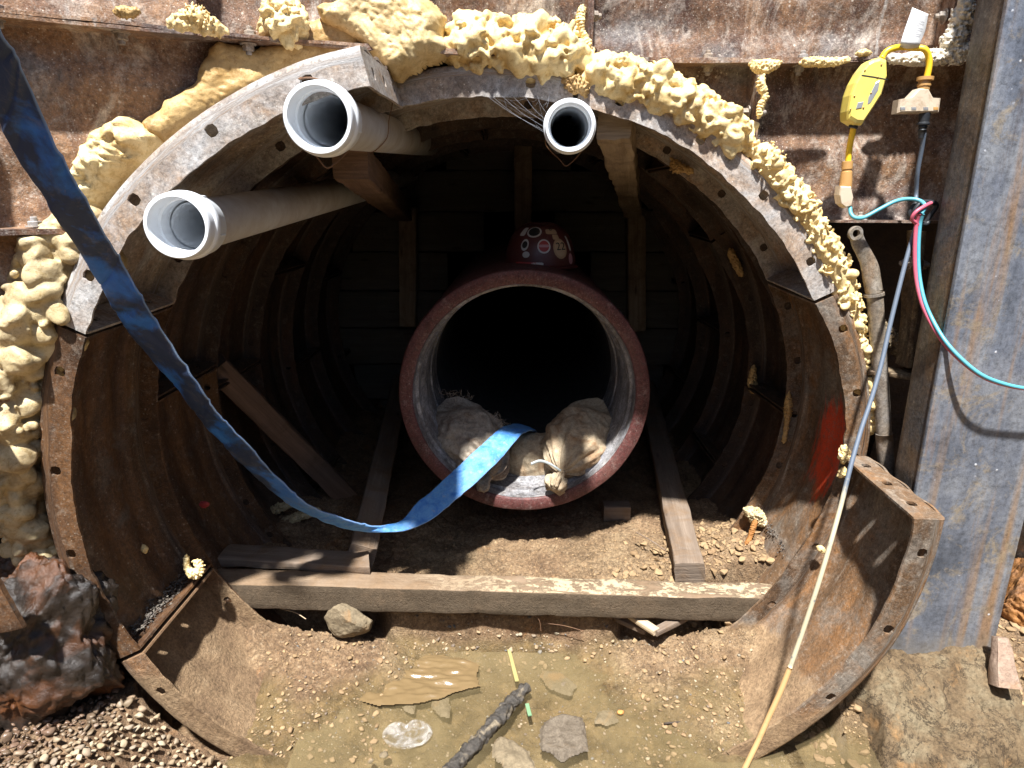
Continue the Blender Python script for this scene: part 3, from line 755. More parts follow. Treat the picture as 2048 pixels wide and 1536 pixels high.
def mat_water():
    t = NT('muddy_water'); v = t.obj()
    n = t.noise(v, 3.5, 6, 0.6, 0.3)
    c = t.ramp(n, [(0.35, (0.19, 0.145, 0.07)), (0.65, (0.30, 0.23, 0.12))])
    sep = t.n('ShaderNodeSeparateXYZ'); t.link(t.n('ShaderNodeNewGeometry').outputs['Position'], sep.inputs[0])
    a = t.math('MULTIPLY', t.mr(t.noise(v, 2.6, 5, 0.55), 0.38, 0.6, 0.10, 0.42), 1.0)
    m = t.out(c, 0.05, t.bump(t.noise(v, 18, 4, 0.55), 0.10, 0.012), Specular_IOR_Level=0.6)
    t.link(a, t.b.inputs['Alpha']); return m
M_water = mat_water()
def water_sheet(name, x0, x1, y0, y1):
    n = 30; X = np.repeat(np.linspace(x0, x1, n), n); Yv = np.tile(np.linspace(y0, y1, n), n)
    return struct(mesh_obj(name, np.stack([X, Yv, WATER + 0 * X], 1), [f[::-1] for f in grid_faces(n, n)], M_water))
water_sheet('water', -0.62, 0.74, 1.2, 1.90)
water_sheet('water', 0.78, 1.7, 1.0, 1.62)

# ---------------------------------------------------------------- bulkhead closing the tunnel
M_board = mat_wood('dark_board', (0.16, 0.145, 0.12), (0.09, 0.08, 0.068), (0.12, 0.10, 0.08), 0.4, seed=4)
BH = 4.0
bulk = thing('bulkhead', 'dark timber board bulkhead closing off the back of the tunnel behind the pipe', 'bulkhead', (CX, BH, 0.2))
PC = np.array([0.008, 0, 1.01]); PRo = 0.467
z = 0.02; q = 0
while z < 2.1:
    h = 0.235; zc = z + h / 2
    hw = 1.08 * math.sqrt(max(0.02, 1 - ((zc - CZ) / 1.04) ** 2))
    segs = [(CX - hw, CX + hw)]
    dz = max(0, abs(zc - PC[2]) - h / 2)
    if dz < PRo:
        ch = math.sqrt(PRo ** 2 - dz ** 2) + 0.01; segs = [(CX - hw, PC[0] - ch), (PC[0] + ch, CX + hw)]
    for a, b in segs:
        V, Fc, gp = beam_data((a, BH + 0.025, zc), (b, BH + 0.025, zc), 0.04, h - 0.006, seed=q + 3, rough=0.003, step=0.06)
        mesh_obj('board', V, Fc, M_board, bulk, attrs={'gp': gp}, angle=50); q += 1
    z += h
# ---------------------------------------------------------------- sprayed foam
def mat_foam(name, a, b, dirt, dirt_a=0.3, seed=0):
    t = NT(name); v = t.obj()
    n1 = t.noise(v, 11, 6, 0.6, 0.3); n2 = t.noise(v, 90, 6, 0.7)
    c = t.mix(t.mr(n1, 0.35, 0.65), b, a)
    geo = t.n('ShaderNodeNewGeometry'); pt = geo.outputs['Pointiness']
    c = t.mix(t.mr(t.noise(v, 5.5, 9, 0.72, 0.6), 0.66 - dirt_a * 0.35, 0.8 - dirt_a * 0.25, 0, 0.85), c, dirt)
    c = t.mix(t.mr(t.vor(v, 170), 0.07, 0.15, 0.75, 0), c, (dirt[0] * 0.45, dirt[1] * 0.4, dirt[2] * 0.3))
    c = t.mix(1.0, c, t.ramp(t.noise(v, 60, 8, 0.8, 0.5), [(0.36, (0.74, 0.66, 0.5)), (0.5, (1.0, 1.0, 1.0)), (0.66, (1.12, 1.12, 1.12))]), 'MULTIPLY')
    c = t.mix(t.mr(n2, 0.52, 0.75, 0, 0.35), c, (min(1, a[0] * 1.15), min(1, a[1] * 1.15), a[2] * 1.2))
    hb = t.math('ADD', t.math('MULTIPLY', n2, 0.8), t.mr(t.vor(v, 170), 0.0, 0.2))
    return t.out(c, t.mr(n1, 0.35, 0.65, 0.38, 0.7), t.bump(t.math('ADD', hb, t.math('MULTIPLY', t.noise(v, 38, 5, 0.65, 0.8), 0.8)), 0.5, 0.004), Specular_IOR_Level=0.4)
M_foam = mat_foam('foam_yellow', (0.82, 0.67, 0.36), (0.66, 0.48, 0.21), (0.36, 0.21, 0.08), 0.32)
M_foam_d = mat_foam('foam_dirty', (0.60, 0.49, 0.29), (0.44, 0.34, 0.18), (0.17, 0.11, 0.055), 0.5)
M_foam_t = mat_foam('foam_tan', (0.56, 0.39, 0.17), (0.40, 0.25, 0.09), (0.22, 0.12, 0.045), 0.6)
M_foam_w = mat_foam('foam_white', (0.78, 0.74, 0.66), (0.62, 0.55, 0.42), (0.36, 0.28, 0.18), 0.35)

def px_path(pts):
    """[(u, v, Y, radius in metres)] -> (n, 4)"""
    return np.array([list(W(u, v, Y)) + [r] for u, v, Y, r in pts])
_blob = {}
def blob_shape(q):
    if q not in _blob:
        V0, F0 = ico(3); _blob[q] = V0 * (1 + 0.22 * pn(V0, 0.9, q) + 0.10 * pn(V0, 2.2, q + 40))[:, None]
    return _blob[q], ico(3)[1]
_b2 = {}
def _blob2(q):
    if q not in _b2:
        V0, F0 = ico(2); _b2[q] = V0 * (1 + 0.2 * pn(V0, 1.2, q + 9))[:, None]
    return _b2[q], ico(2)[1]
def foam_bead(name, path, mat, label, seed=0, k=40, amp=0.55, cell=18, step=0.006, cat='foam', group=None, parent=None, flat=1.0, lumps=None, lump=(0.16, 0.42), small=1.6):
    """a bead of expanding foam: a core with many swollen lumps fused to it"""
    L = np.linalg.norm(np.diff(path[:, :3], axis=0), axis=1).sum(); n = max(10, int(L / step)); rs = np.random.RandomState(seed + 100)
    S = spline(path, n); P, r = S[:, :3], np.clip(S[:, 3], 0.002, 1)
    T, N, B = frames(P); a = np.linspace(0, TAU, k, endpoint=False); rm = r.mean()
    e = np.minimum(1, np.sqrt(np.clip(np.minimum(np.arange(n), np.arange(n)[::-1]) * L / n / (r * 0.9), 0, 1)))
    core = 0.80
    V = P[:, None] + (r * e * core)[:, None, None] * (np.cos(a)[None, :, None] * N[:, None] + np.sin(a)[None, :, None] * B[:, None]); V = V.reshape(-1, 3)
    A = Acc().add(V, grid_faces(n, k, wrap_m=True) + [tuple(range(k))[::-1], tuple(range((n - 1) * k, n * k))])
    nl = lumps if lumps is not None else int(min(420, max(10, L / rm * 34)))
    for q in range(nl):
        i = rs.randint(0, n); th = rs.uniform(0, TAU); s_ = rm * rs.uniform(*lump) * (0.7 + 0.6 * rs.rand() ** 2)
        c = P[i] + r[i] * e[i] * rs.uniform(0.70, 0.98) * (math.cos(th) * N[i] + math.sin(th) * B[i]); bs, bf = blob_shape(rs.randint(12))
        st = np.array([rs.uniform(0.8, 1.8), rs.uniform(0.7, 1.1), rs.uniform(0.7, 1.1)])
        A.add((bs * st * s_) @ rotm(rs).T + c, bf)
    for q in range(int(nl * small) if nl > 60 else int(nl * 0.15)):
        i = rs.randint(0, n); th = rs.uniform(0, TAU); s_ = rm * rs.uniform(0.06, 0.17)
        c = P[i] + r[i] * e[i] * rs.uniform(0.92, 1.16) * (math.cos(th) * N[i] + math.sin(th) * B[i]); bs, bf = _blob2(rs.randint(8))
        A.add((bs * [rs.uniform(0.8, 2.4), 1, 1] * s_) @ rotm(rs).T + c, bf)
    V = np.concatenate(A.V); V = V + np.stack([pn(V, 26, seed + z) for z in range(3)], 1) * rm * 0.10 * amp
    vox = max(0.0016, min(0.0036, rm * 0.075))
    o = mesh_obj(name, V, A.F, mat, parent, mods=[('REMESH', dict(mode='VOXEL', voxel_size=vox, use_smooth_shade=True)), ('SMOOTH', dict(factor=0.5, iterations=3))])
    if label: tag(o, label, cat, group)
    return o
def fr(u, v, Y, rpx):
    return (u, v, Y, rpx * Y / F_PX * 1.0)
foam_bead('foam_bead', px_path([fr(170, 425, 1.50, 26), fr(158, 470, 1.49, 47), fr(128, 530, 1.49, 61), fr(100, 590, 1.48, 66), fr(62, 660, 1.48, 76), fr(44, 730, 1.48, 73), fr(34, 800, 1.48, 78), fr(34, 870, 1.48, 73), fr(22, 940, 1.48, 66), fr(28, 1000, 1.48, 52), fr(46, 1060, 1.48, 42), fr(76, 1110, 1.49, 28), fr(106, 1160, 1.49, 19), fr(114, 1180, 1.49, 9)]), M_foam_d,
          'thick dirty beige foam bead running down the left side of the lining', seed=2, amp=0.9, lump=(0.28, 0.55), lumps=330, small=1.0)
foam_bead('foam_bead', px_path([fr(880, 95, 1.87, 22), fr(915, 88, 1.86, 42), fr(970, 90, 1.86, 44), fr(1030, 95, 1.86, 44), fr(1090, 102, 1.86, 46), fr(1140, 112, 1.86, 42), fr(1172, 128, 1.87, 22)]), M_foam,
          'lumpy bright yellow foam bead on top of the crown plate', seed=5, cell=16, amp=0.7, k=110)
foam_bead('foam_bead', px_path([fr(1165, 135, 1.86, 20), fr(1200, 150, 1.86, 34), fr(1250, 158, 1.86, 36), fr(1310, 178, 1.86, 36), fr(1365, 208, 1.86, 36), fr(1420, 240, 1.86, 36), fr(1462, 266, 1.86, 34), fr(1500, 292, 1.86, 20)]), M_foam,
          'yellow foam bead above the upper right plate, left of the bolted wall joint', seed=8, cell=18, amp=0.65, k=96)
foam_bead('foam_bead', px_path([fr(1496, 300, 1.86, 18), fr(1522, 310, 1.85, 30), fr(1548, 348, 1.85, 28), fr(1582, 392, 1.85, 28), fr(1612, 428, 1.85, 26), fr(1640, 480, 1.85, 26), fr(1664, 520, 1.85, 28), fr(1684, 570, 1.86, 28), fr(1700, 625, 1.87, 24), fr(1716, 690, 1.87, 18), fr(1728, 750, 1.87, 15), fr(1738, 810, 1.87, 15), fr(1742, 860, 1.88, 12)]), M_foam,
          'pale yellow foam bead hugging the right side of the lining', seed=11, cell=19, amp=0.65, k=84)
def foam_sheet(name, px, mat, label, Yf, thick, edge, seed, res=0.0035, amp=0.012, cell=14, ridge=None, backoff=0.012, crinkle=0.005, parent=None, kind=None):
    P = np.array([W(u, v, Yf(u, v)) for u, v in px]); poly = [(p[0], p[2]) for p in P]
    x0, x1, z0, z1 = P[:, 0].min(), P[:, 0].max(), P[:, 2].min(), P[:, 2].max()
    X = np.arange(x0 - res, x1 + res, res); Z = np.arange(z0 - res, z1 + res, res); n, m = len(X), len(Z)
    G = np.stack([np.repeat(X, m), np.tile(Z, n)], 1)
    G3 = np.stack([G[:, 0], 0 * G[:, 0], G[:, 1]], 1)
    ins = in_poly(G, poly); d = poly_dist(G, poly) * np.where(ins, 1, -1) + fbm(G3, 25, 3, seed) * 0.006
    yb = np.array([Yf(*q) if False else 0 for q in [(0, 0)]])[0]
    # base depth follows the polygon's own depths, blended by distance
    w = 1 / (np.linalg.norm(G[:, None] - np.array(poly)[None], axis=2) ** 2 + 1e-4); yb = (w * P[:, 1]).sum(1) / w.sum(1)
    prof = np.sqrt(np.clip(1 - (1 - np.clip(d / edge, 0, 1)) ** 2, 0, 1))
    wg = G3 + 0.02 * np.stack([pn(G3, 14, 5), pn(G3, 14, 6), pn(G3, 14, 7)], 1)
    t = thick * prof * (1 + 0.35 * fbm(G3, 5, 3, seed + 2)) + prof * (billow(wg, cell, 3, seed) * amp + np.minimum(billow(wg, 34, 3, seed + 5, 0.6), 0.4) * crinkle + fbm(G3, 90, 2, seed) * 0.0016)
    t = np.where(d < 0, -backoff, t)
    V = np.stack([G[:, 0], yb - t, G[:, 1]], 1)
    keep = d > -res * 1.3
    Fc = [f[::-1] for f in grid_faces(n, m) if all(keep[q] for q in f)]
    used = np.unique(np.array(Fc)); mp = -np.ones(len(V), int); mp[used] = np.arange(len(used))
    o = mesh_obj(name, V[used], [tuple(mp[q] for q in f) for f in Fc], mat, parent)
    if label: tag(o, label, 'foam')
    if kind: o['kind'] = kind
    return o
def wallY(u, v):
    """depth of the shaft wall along the line of sight"""
    lo, hi = 0.8, 2.6
    for _ in range(40):
        mid = (lo + hi) / 2; p = W(u, v, mid)
        if math.hypot(p[0] - SX, p[1] - SY) < RW: lo = mid
        else: hi = mid
    return lo
foam_sheet('foam_patch', [(288, 245), (330, 205), (372, 180), (400, 160), (402, 128), (420, 98), (445, 84), (480, 92), (520, 96), (560, 84), (572, 62), (600, 50), (650, 36), (700, 30), (735, 60), (735, 90), (790, 175), (760, 190), (700, 130), (600, 150), (430, 240), (345, 290), (300, 275)], M_foam_t,
           'smooth stained tan foam skin on the wall above the grey upper left plate', lambda u, v: wallY(u, v) - 0.012, 0.045, 0.035, 3, amp=0.004, cell=9, crinkle=0.002)
foam_sheet('foam_patch', [(640, 20), (700, -10), (790, -30), (860, 0), (892, 35), (890, 75), (905, 105), (880, 125), (850, 135), (800, 165), (775, 150), (735, 100), (690, 70), (650, 50)], mat_foam('foam_smeared', (0.72, 0.57, 0.31), (0.50, 0.35, 0.15), (0.26, 0.15, 0.06), 0.5),
           'pale yellow foam curtain hanging over the left end of the crown plate', lambda u, v: wallY(u, v) - 0.03, 0.07, 0.05, 7, amp=0.008, cell=8, crinkle=0.004)
foam_sheet('foam_patch', [(155, 395), (160, 345), (175, 320), (172, 292), (200, 268), (228, 246), (262, 234), (292, 252), (345, 268), (340, 300), (300, 335), (262, 372), (225, 410), (198, 440), (170, 440)], M_foam,
           'pale yellow torn foam chunk beside the blue hose at upper left', lambda u, v: wallY(u, v) + 0.0, 0.085, 0.04, 9, amp=0.022, cell=15, crinkle=0.010)
def foam_blob(u, v, Y, rpx, label, mat=None, seed=0, squash=(1, 1, 1), name='foam_lump', group=None, sub=5):
    V0, F0 = ico(sub); r = rpx * Y / F_PX
    b = billow(V0 * 0.9 + seed, 1.3, 3, seed)
    V = V0 * (1 + 0.3 * b + 0.15 * pn(V0, 0.8, seed))[:, None] * np.array(squash) * r + W(u, v, Y)
    return tag(mesh_obj(name, V, F0, mat or M_foam), label, 'foam', group)
foam_blob(566, 38, wallY(566, 38) - 0.06, 42, 'round pale foam lump at the right end of the left wall ledge', seed=1, sub=6)
foam_bead('foam_lump', px_path([fr(342, 46, 1.52, 7), fr(362, 45, 1.52, 13), fr(388, 36, 1.53, 22), fr(410, 46, 1.53, 17), fr(432, 58, 1.54, 12), fr(450, 60, 1.55, 5)]), M_foam, 'knobbly foam lump sitting on the upper left wall ledge', seed=21, cell=30, amp=0.6, k=48)
foam_bead('foam_lump', px_path([fr(228, 22, 1.47, 5), fr(245, 25, 1.47, 10), fr(268, 24, 1.48, 8), fr(278, 22, 1.48, 4)]), M_foam_t, 'small foam dribble above the ledge near the top left corner', seed=23, k=36)
foam_bead('foam_lump', px_path([fr(1500, 128, 1.86, 6), fr(1520, 134, 1.86, 11), fr(1545, 130, 1.86, 9), fr(1560, 126, 1.86, 4)]), M_foam, 'foam lump under the right wall ledge above the vertical joint', seed=25, k=40)
foam_bead('foam_lump', px_path([fr(1600, 126, 1.87, 5), fr(1625, 124, 1.87, 8), fr(1660, 125, 1.87, 7), fr(1698, 120, 1.87, 5)]), M_foam, 'long thin foam strip along the right wall ledge left of the yellow cord', seed=27, k=36)
foam_bead('foam_lump', px_path([fr(1712, 108, 1.9, 4), fr(1726, 106, 1.9, 6), fr(1742, 107, 1.9, 4)]), M_foam, 'tiny foam strip lying on the right wall ledge beside the yellow housing', seed=28, k=30)
foam_bead('foam_lump', px_path([fr(1780, 118, 1.87, 5), fr(1830, 118, 1.87, 10), fr(1880, 112, 1.87, 14), fr(1925, 105, 1.86, 18), fr(1945, 100, 1.86, 10)]), M_foam_w, 'whitish foam crust on the ledge between yellow cord and steel beam', seed=29, k=48, cell=40)
foam_bead('foam_lump', px_path([fr(1935, 0, 1.86, 14), fr(1930, 25, 1.86, 18), fr(1918, 60, 1.86, 16), fr(1900, 88, 1.86, 17), fr(1890, 105, 1.86, 8)]), M_foam_w, 'whitish foam clump in the top right corner beside the steel beam', seed=31, k=48, cell=34)
foam_bead('foam_lump', px_path([fr(1166, 12, 1.85, 6), fr(1160, 40, 1.84, 8), fr(1164, 62, 1.84, 5), fr(1172, 80, 1.84, 6), fr(1180, 95, 1.84, 7)]), M_foam, 'foam dribble on the vertical wall joint above the crown', seed=33, k=30)
foam_bead('foam_lump', px_path([fr(1528, 150, 1.84, 5), fr(1520, 168, 1.84, 8), fr(1530, 190, 1.84, 6), fr(1520, 215, 1.84, 6), fr(1518, 235, 1.84, 4)]), M_foam, 'foam dribble on the vertical wall joint right of the upper right bead', seed=35, k=30)
foam_bead('foam_lump', px_path([fr(1126, 162, 1.835, 8), fr(1150, 168, 1.825, 15), fr(1166, 175, 1.825, 12), fr(1170, 192, 1.83, 6)]), M_foam_t, 'tan foam plug in the gap between crown plate and upper right plate', seed=37, k=40)
foam_bead('foam_lump', px_path([fr(372, 1112, 1.72, 5), fr(376, 1138, 1.72, 7), fr(392, 1148, 1.71, 12), fr(402, 1132, 1.72, 8), fr(388, 1122, 1.72, 9)]), M_foam, 'curled foam blobs at the left end of the long timber', seed=39, k=30, cell=45)
foam_bead('foam_lump', px_path([fr(1690, 892, 1.80, 7), fr(1688, 910, 1.80, 11), fr(1686, 925, 1.80, 7)]), M_foam, 'pale foam blob stuck where the grey cable crosses the plate end', seed=41, k=30)
foam_bead('foam_lump', px_path([fr(1688, 936, 1.80, 6), fr(1684, 948, 1.80, 8), fr(1676, 952, 1.80, 5)]), M_foam, 'small pale foam curl just below the blob on the plate end', seed=43, k=24)
foam_bead('foam_lump', px_path([fr(1634, 1094, 1.79, 5), fr(1642, 1098, 1.79, 7), fr(1650, 1104, 1.79, 4)]), M_foam, 'tiny pale foam crumb beside the hanging grey cable', seed=44, k=24)
foam_bead('foam_lump', px_path([fr(1508, 732, 2.62, 4), fr(1505, 752, 2.62, 7), fr(1506, 775, 2.62, 9), fr(1515, 786, 2.62, 6)]), M_foam_t, 'foam dribble on a dark flange deep inside the right of the bore', seed=45, k=28)
foam_bead('foam_lump', px_path([fr(1578, 785, 2.22, 4), fr(1576, 815, 2.22, 8), fr(1574, 845, 2.22, 5), fr(1568, 885, 2.22, 4)]), M_foam_t, 'foam dribble left of the red paint patch', seed=47, k=28)
foam_bead('foam_lump', px_path([fr(1460, 498, 2.62, 5), fr(1466, 515, 2.62, 7), fr(1478, 540, 2.62, 6), fr(1484, 552, 2.62, 4)]), M_foam_t, 'foam dribble on a dark flange below the right hand brace', seed=49, k=28)
foam_bead('foam_lump', px_path([fr(1345, 320, 2.22, 5), fr(1352, 335, 2.22, 11), fr(1370, 338, 2.22, 6), fr(1385, 345, 2.22, 7)]), M_foam_t, 'foam scrap behind the upper right flange near the brace top', seed=51, k=28)
for q, pts in enumerate([[(500, 1005, 6), (515, 1010, 9), (530, 1028, 8), (548, 1020, 9), (570, 1012, 8), (590, 1005, 6)], [(518, 1035, 7), (532, 1048, 8), (545, 1052, 7)], [(555, 1045, 6), (580, 1040, 9), (605, 1030, 9), (625, 1028, 7)], [(585, 1002, 5), (600, 1012, 8), (618, 1022, 7), (640, 1020, 6)]]):
    foam_bead('foam_string', px_path([fr(u, v, 2.42, r) for u, v, r in pts]), M_foam_d,
              ['wormlike foam string beside the left wall, farthest left of the floor strings', 'short foam string nearest the viewer on the dark floor', 'straight pale foam string just under the blue hose', 'foam string on the dark floor tucked behind the others'][q], seed=60 + q, k=26, cell=40, group='foam strings on the tunnel floor')
foam_bead('foam_lump', px_path([fr(138, 1245, 1.47, 3), fr(150, 1243, 1.47, 7), fr(162, 1238, 1.47, 4)]), M_foam, 'small curved foam crumb under the left plate above the wet rock', seed=70, k=24)
foam_bead('foam_lump', px_path([fr(286, 1090, 1.66, 3), fr(289, 1098, 1.66, 7), fr(291, 1106, 1.66, 4)]), M_foam, 'single foam crumb stuck inside the left plate', seed=71, k=24)
foam_bead('foam_lump', px_path([fr(1490, 1020, 2.2, 8), fr(1510, 1030, 2.2, 16), fr(1525, 1045, 2.2, 10), (1532, 1052, 2.2, 0.008)]), M_foam_d, 'dirty foam lump on the flange tip above the right soil heap', seed=72, k=36)

# ---------------------------------------------------------------- white plastic pipes
def mat_pvc(name, dirt_a, print_band=False):
    t = NT(name); v = t.obj(); g = t.attr('gp')
    n = t.noise(v, 9, 8, 0.7, 0.4)
    c = t.mix(n, (0.72, 0.76, 0.80), (0.80, 0.83, 0.86))
    c = t.mix(t.mr(n, 0.62 - dirt_a * 0.35, 0.75 - dirt_a * 0.2, 0, dirt_a), c, (0.30, 0.235, 0.18))
    c = t.mix(t.mr(t.noise(v, 45, 8, 0.75), 0.6, 0.75, 0, 0.25 + dirt_a * 0.5), c, (0.22, 0.16, 0.11))
    if dirt_a > 0.3: c = t.mix(t.mr(t.noise(v, 5, 7, 0.7, 0.3), 0.3, 0.7, 0.25, 0.7), c, (0.42, 0.36, 0.30))
    if print_band:
        sp = t.n('ShaderNodeSeparateXYZ'); t.link(g, sp.inputs[0])
        bd = t.math('MULTIPLY', t.mr(sp.outputs[1], 0.500, 0.505), t.mr(sp.outputs[1], 0.525, 0.52))
        tx = t.mr(t.noise(t.scale(g, (260, 300, 0)), 1, 2, 0.5), 0.5, 0.54)
        gate = t.mr(t.noise(t.scale(g, (18, 0, 0)), 1, 0, 0.5), 0.42, 0.46)
        c = t.mix(t.math('MULTIPLY', t.math('MULTIPLY', bd, tx), t.math('MULTIPLY', gate, 0.7)), c, (0.08, 0.08, 0.1))
    return t.out(c, t.mr(n, 0.3, 0.7, 0.28, 0.5), t.bump(t.noise(v, 120, 4, 0.6), 0.08, 0.002), Specular_IOR_Level=0.5)
M_pvc, M_pvc_d = mat_pvc('white_plastic', 0.12), mat_pvc('dusty_plastic', 0.55, True)
M_wire = mat_plain('rusty_wire', (0.14, 0.07, 0.035), 0.7, (0.25, 0.14, 0.06), 0.5)
def pvc(label, u, v, Y, r, vp, rb, far=3.97, seed=0, kink=None):
    p0 = W(u, v, Y); d = ray(*vp); d = d / np.linalg.norm(d)
    dc = d if kink is None else ray(*kink) / np.linalg.norm(ray(*kink))
    root = thing('drain_pipe', label, 'pipe', (p0[0], p0[1], p0[2] - r))
    s = r / 0.078
    prof = [(0.13, 0.060), (0.055, 0.0605), (0.052, 0.0645), (0.004, 0.066), (0.0, 0.0675), (0.0, 0.0745), (0.003, 0.077), (0.010, 0.078), (0.036, 0.078), (0.039, 0.0815), (0.043, 0.083), (0.058, 0.083), (0.062, 0.0815), (0.066, 0.078), (0.110, 0.077), (0.114, 0.075), (0.115, 0.0635)]
    V, Fc, gp = lathe_data(p0, dc, [(a * s, b * s) for a, b in prof], 96)
    cp = mesh_obj('coupling', V, [f[::-1] for f in Fc], M_pvc, root, attrs={'gp': gp}, angle=40)
    # moulded ribs on the collar
    T = dc; n0 = np.array([0, 0, 1.0]) - T * T[2]; n0 /= np.linalg.norm(n0); b0 = np.cross(T, n0)
    for a in (0.5, 1.9, 3.4, 5.0, 6.0):
        e = math.cos(a) * n0 + math.sin(a) * b0
        Vr, Fr, g2 = beam_data(p0 + T * 0.070 * s + e * 0.0785 * s, p0 + T * 0.100 * s + e * 0.0785 * s, 0.004, 0.004, up=e, bev=0.001, rough=0, step=0.02)
        mesh_obj('rib', Vr, Fr, M_pvc, cp, attrs={'gp': g2}, smooth=False)
    pend = p0 + dc * 0.10 * s
    L = (far - pend[1]) / d[1]
    ds = np.concatenate([np.linspace(0, 0.3, 12), np.linspace(0.3, L, 60)[1:]])
    k = 72; a = np.linspace(0, TAU, k, endpoint=False)
    PP = []
    for q in ds:
        w = sst(0, 0.12, q); PP.append(q)
    cen = [pend]; 
    for i in range(1, len(ds)):
        w = sst(0.0, 0.10, ds[i]); dd = dc * (1 - w) + d * w; dd /= np.linalg.norm(dd); cen.append(cen[-1] + dd * (ds[i] - ds[i - 1]))
    cen = np.array(cen); sagv = np.zeros_like(cen)
    V1, F1, g1 = tube_data(cen, rb + 0.0 * ds, k, caps=False); V2, F2, g2 = tube_data(cen, rb - 0.006, k, caps=False)
    Acc().add(V1, F1, np.stack([g1[:, 0], g1[:, 1] / rb * 0.1 , g1[:, 2]], 1)).obj('barrel', M_pvc_d, root)
    Acc().add(V2, [f[::-1] for f in F2], g2).obj('bore', M_pvc, root)
    return root, p0, dc, d, cen
P1 = pvc('upper left white plastic pipe hung from the grey flange by rusty wire', 635, 236, 1.37, 0.0690, (1000, 322), 0.0560, seed=1)
P2 = pvc('lower left white plastic pipe with a kinked collar beside the left plate', 352, 452, 1.37, 0.0676, (1078, 296), 0.0545, seed=2, kink=(960, 415))
P3 = pvc('smallest white plastic pipe, hung just below the crown plate joint', 1140, 252, 1.68, 0.0610, (1096, 318), 0.0505, seed=3)
# print on the lower pipe barrel is in its material; wires
def wire(pts, r, label, n=60, mat=None, name='tie_wire', group=None):
    P = np.array([W(*q) for q in pts]); o = tube(name, P, r, mat or M_wire, None, k=6, n=n)
    return tag(o, label, 'wire', group)
wire([(612, 152, 1.44), (598, 158, 1.42), (625, 156, 1.41), (664, 172, 1.43), (700, 200, 1.46), (716, 250, 1.49), (704, 290, 1.48), (676, 322, 1.44), (655, 336, 1.42), (640, 322, 1.42), (628, 305, 1.44)], 0.0018, 'rusty wire loop tied through the grey flange hole round the upper left pipe', 90)
wire([(783, 170, 1.80), (786, 200, 1.80), (778, 240, 1.80), (774, 275, 1.82), (752, 300, 1.84), (738, 306, 1.86)], 0.0013, 'thin rusty wire dangling from the grey plate end onto the pipe')
wire([(1096, 262, 1.78), (1092, 290, 1.80), (1120, 320, 1.82), (1132, 332, 1.82), (1150, 318, 1.82), (1170, 292, 1.80), (1180, 262, 1.78)], 0.0012, 'thin wire sling under the smallest pipe')
# cobweb between the crown flange and the smallest pipe
M_web = mat_plain('web_silk', (0.22, 0.23, 0.26), 0.7)
A = Acc(); rs = np.random.RandomState(5)
top = [W(u, 172 + (u - 950) * 0.05, 1.86) for u in (948, 960, 985, 1010, 1040, 1070, 1100)]; bot = [W(1092 + rs.uniform(-4, 3), vv, 1.72) for vv in (262, 268, 255, 248, 240, 225, 215)]
for a, b in zip(top, bot):
    P = spline(np.array([a, (a + b) / 2 + [0, 0, -0.008], b]), 10); V, Fc, gp = tube_data(P, 0.00028, 4); A.add(V, Fc, gp)
for q in range(16):
    i, j = rs.randint(0, 6), rs.randint(1, 3); j = min(6, i + j); s, t = rs.uniform(0.1, 0.95, 2)
    a = top[i] * (1 - s) + bot[i] * s; b = top[j] * (1 - t) + bot[j] * t
    V, Fc, gp = tube_data(np.array([a, (a + b) / 2 + [0, 0, -0.004], b]), 0.00014, 4); A.add(V, Fc, gp)
tag(A.obj('cobweb', M_web), 'dusty cobweb stretched between the crown flange and the smallest pipe', 'cobweb')

# ---------------------------------------------------------------- large steel pipe
M_maroon = mat_rust('maroon_primer', (0.055, 0.018, 0.016), (0.12, 0.038, 0.034), (0.15, 0.06, 0.048), (0.42, 0.34, 0.30), warm_a=0.3, grey_a=0.05, pale_a=0.22, speck=0.35, grey=(0.22, 0.15, 0.14), rough=(0.45, 0.7), bump=0.3, seed=2)
M_bell = mat_rust('scuffed_bell', (0.05, 0.045, 0.045), (0.16, 0.15, 0.15), (0.17, 0.12, 0.09), (0.60, 0.58, 0.55), warm_a=0.2, grey_a=0.6, pale_a=0.75, speck=0.5, grey=(0.34, 0.34, 0.36), streak=(1, 2, 1), rough=(0.35, 0.7), bump=0.35, seed=4)
pc = W(1048, 793, 2.3); pd = ray(1042, 398); pd /= np.linalg.norm(pd)
PR = thing('steel_pipe', 'large maroon steel pipe with scuffed grey inner lip holding three sandbags', 'pipe', (pc[0], pc[1], pc[2] - PRo))
def lathe_part(name, prof, mat, parent, k=128, flip=False, angle=40, seed=0, wob=0.0015):
    V, Fc, gp = lathe_data(pc, pd, prof, k)
    cen = pc + np.outer((V - pc) @ pd, pd); d = V - cen; d /= np.linalg.norm(d, axis=1)[:, None]
    V = V + d * (fbm(V, 8, 3, seed) * wob)[:, None]
    return mesh_obj(name, V, Fc if flip else [f[::-1] for f in Fc], mat, parent, attrs={'gp': gp}, angle=angle)
lathe_part('barrel', [(0.03, 0.4665)] + [(0.03 + i * 0.22, 0.4665) for i in range(1, 18)] + [(4.3, 0.4665)], M_maroon, PR)
lathe_part('rim', [(0.032, 0.4675), (0.012, 0.467), (0.003, 0.463), (0.0, 0.456), (0.0, 0.421), (0.003, 0.416), (0.008, 0.414)], M_maroon, PR)
lathe_part('inner_lip', [(0.008, 0.4135), (0.055, 0.411), (0.06, 0.405), (0.062, 0.400), (0.13, 0.397), (0.14, 0.390), (0.30, 0.388), (0.301, 0.382), (0.45, 0.381)], M_bell, PR)
lathe_part('lining', [(0.451, 0.3815)] + [(0.46 + i * 0.25, 0.382) for i in range(16)], mat_plain('dark_lining', (0.035, 0.033, 0.032), 0.8, (0.06, 0.05, 0.04), 0.3), PR)

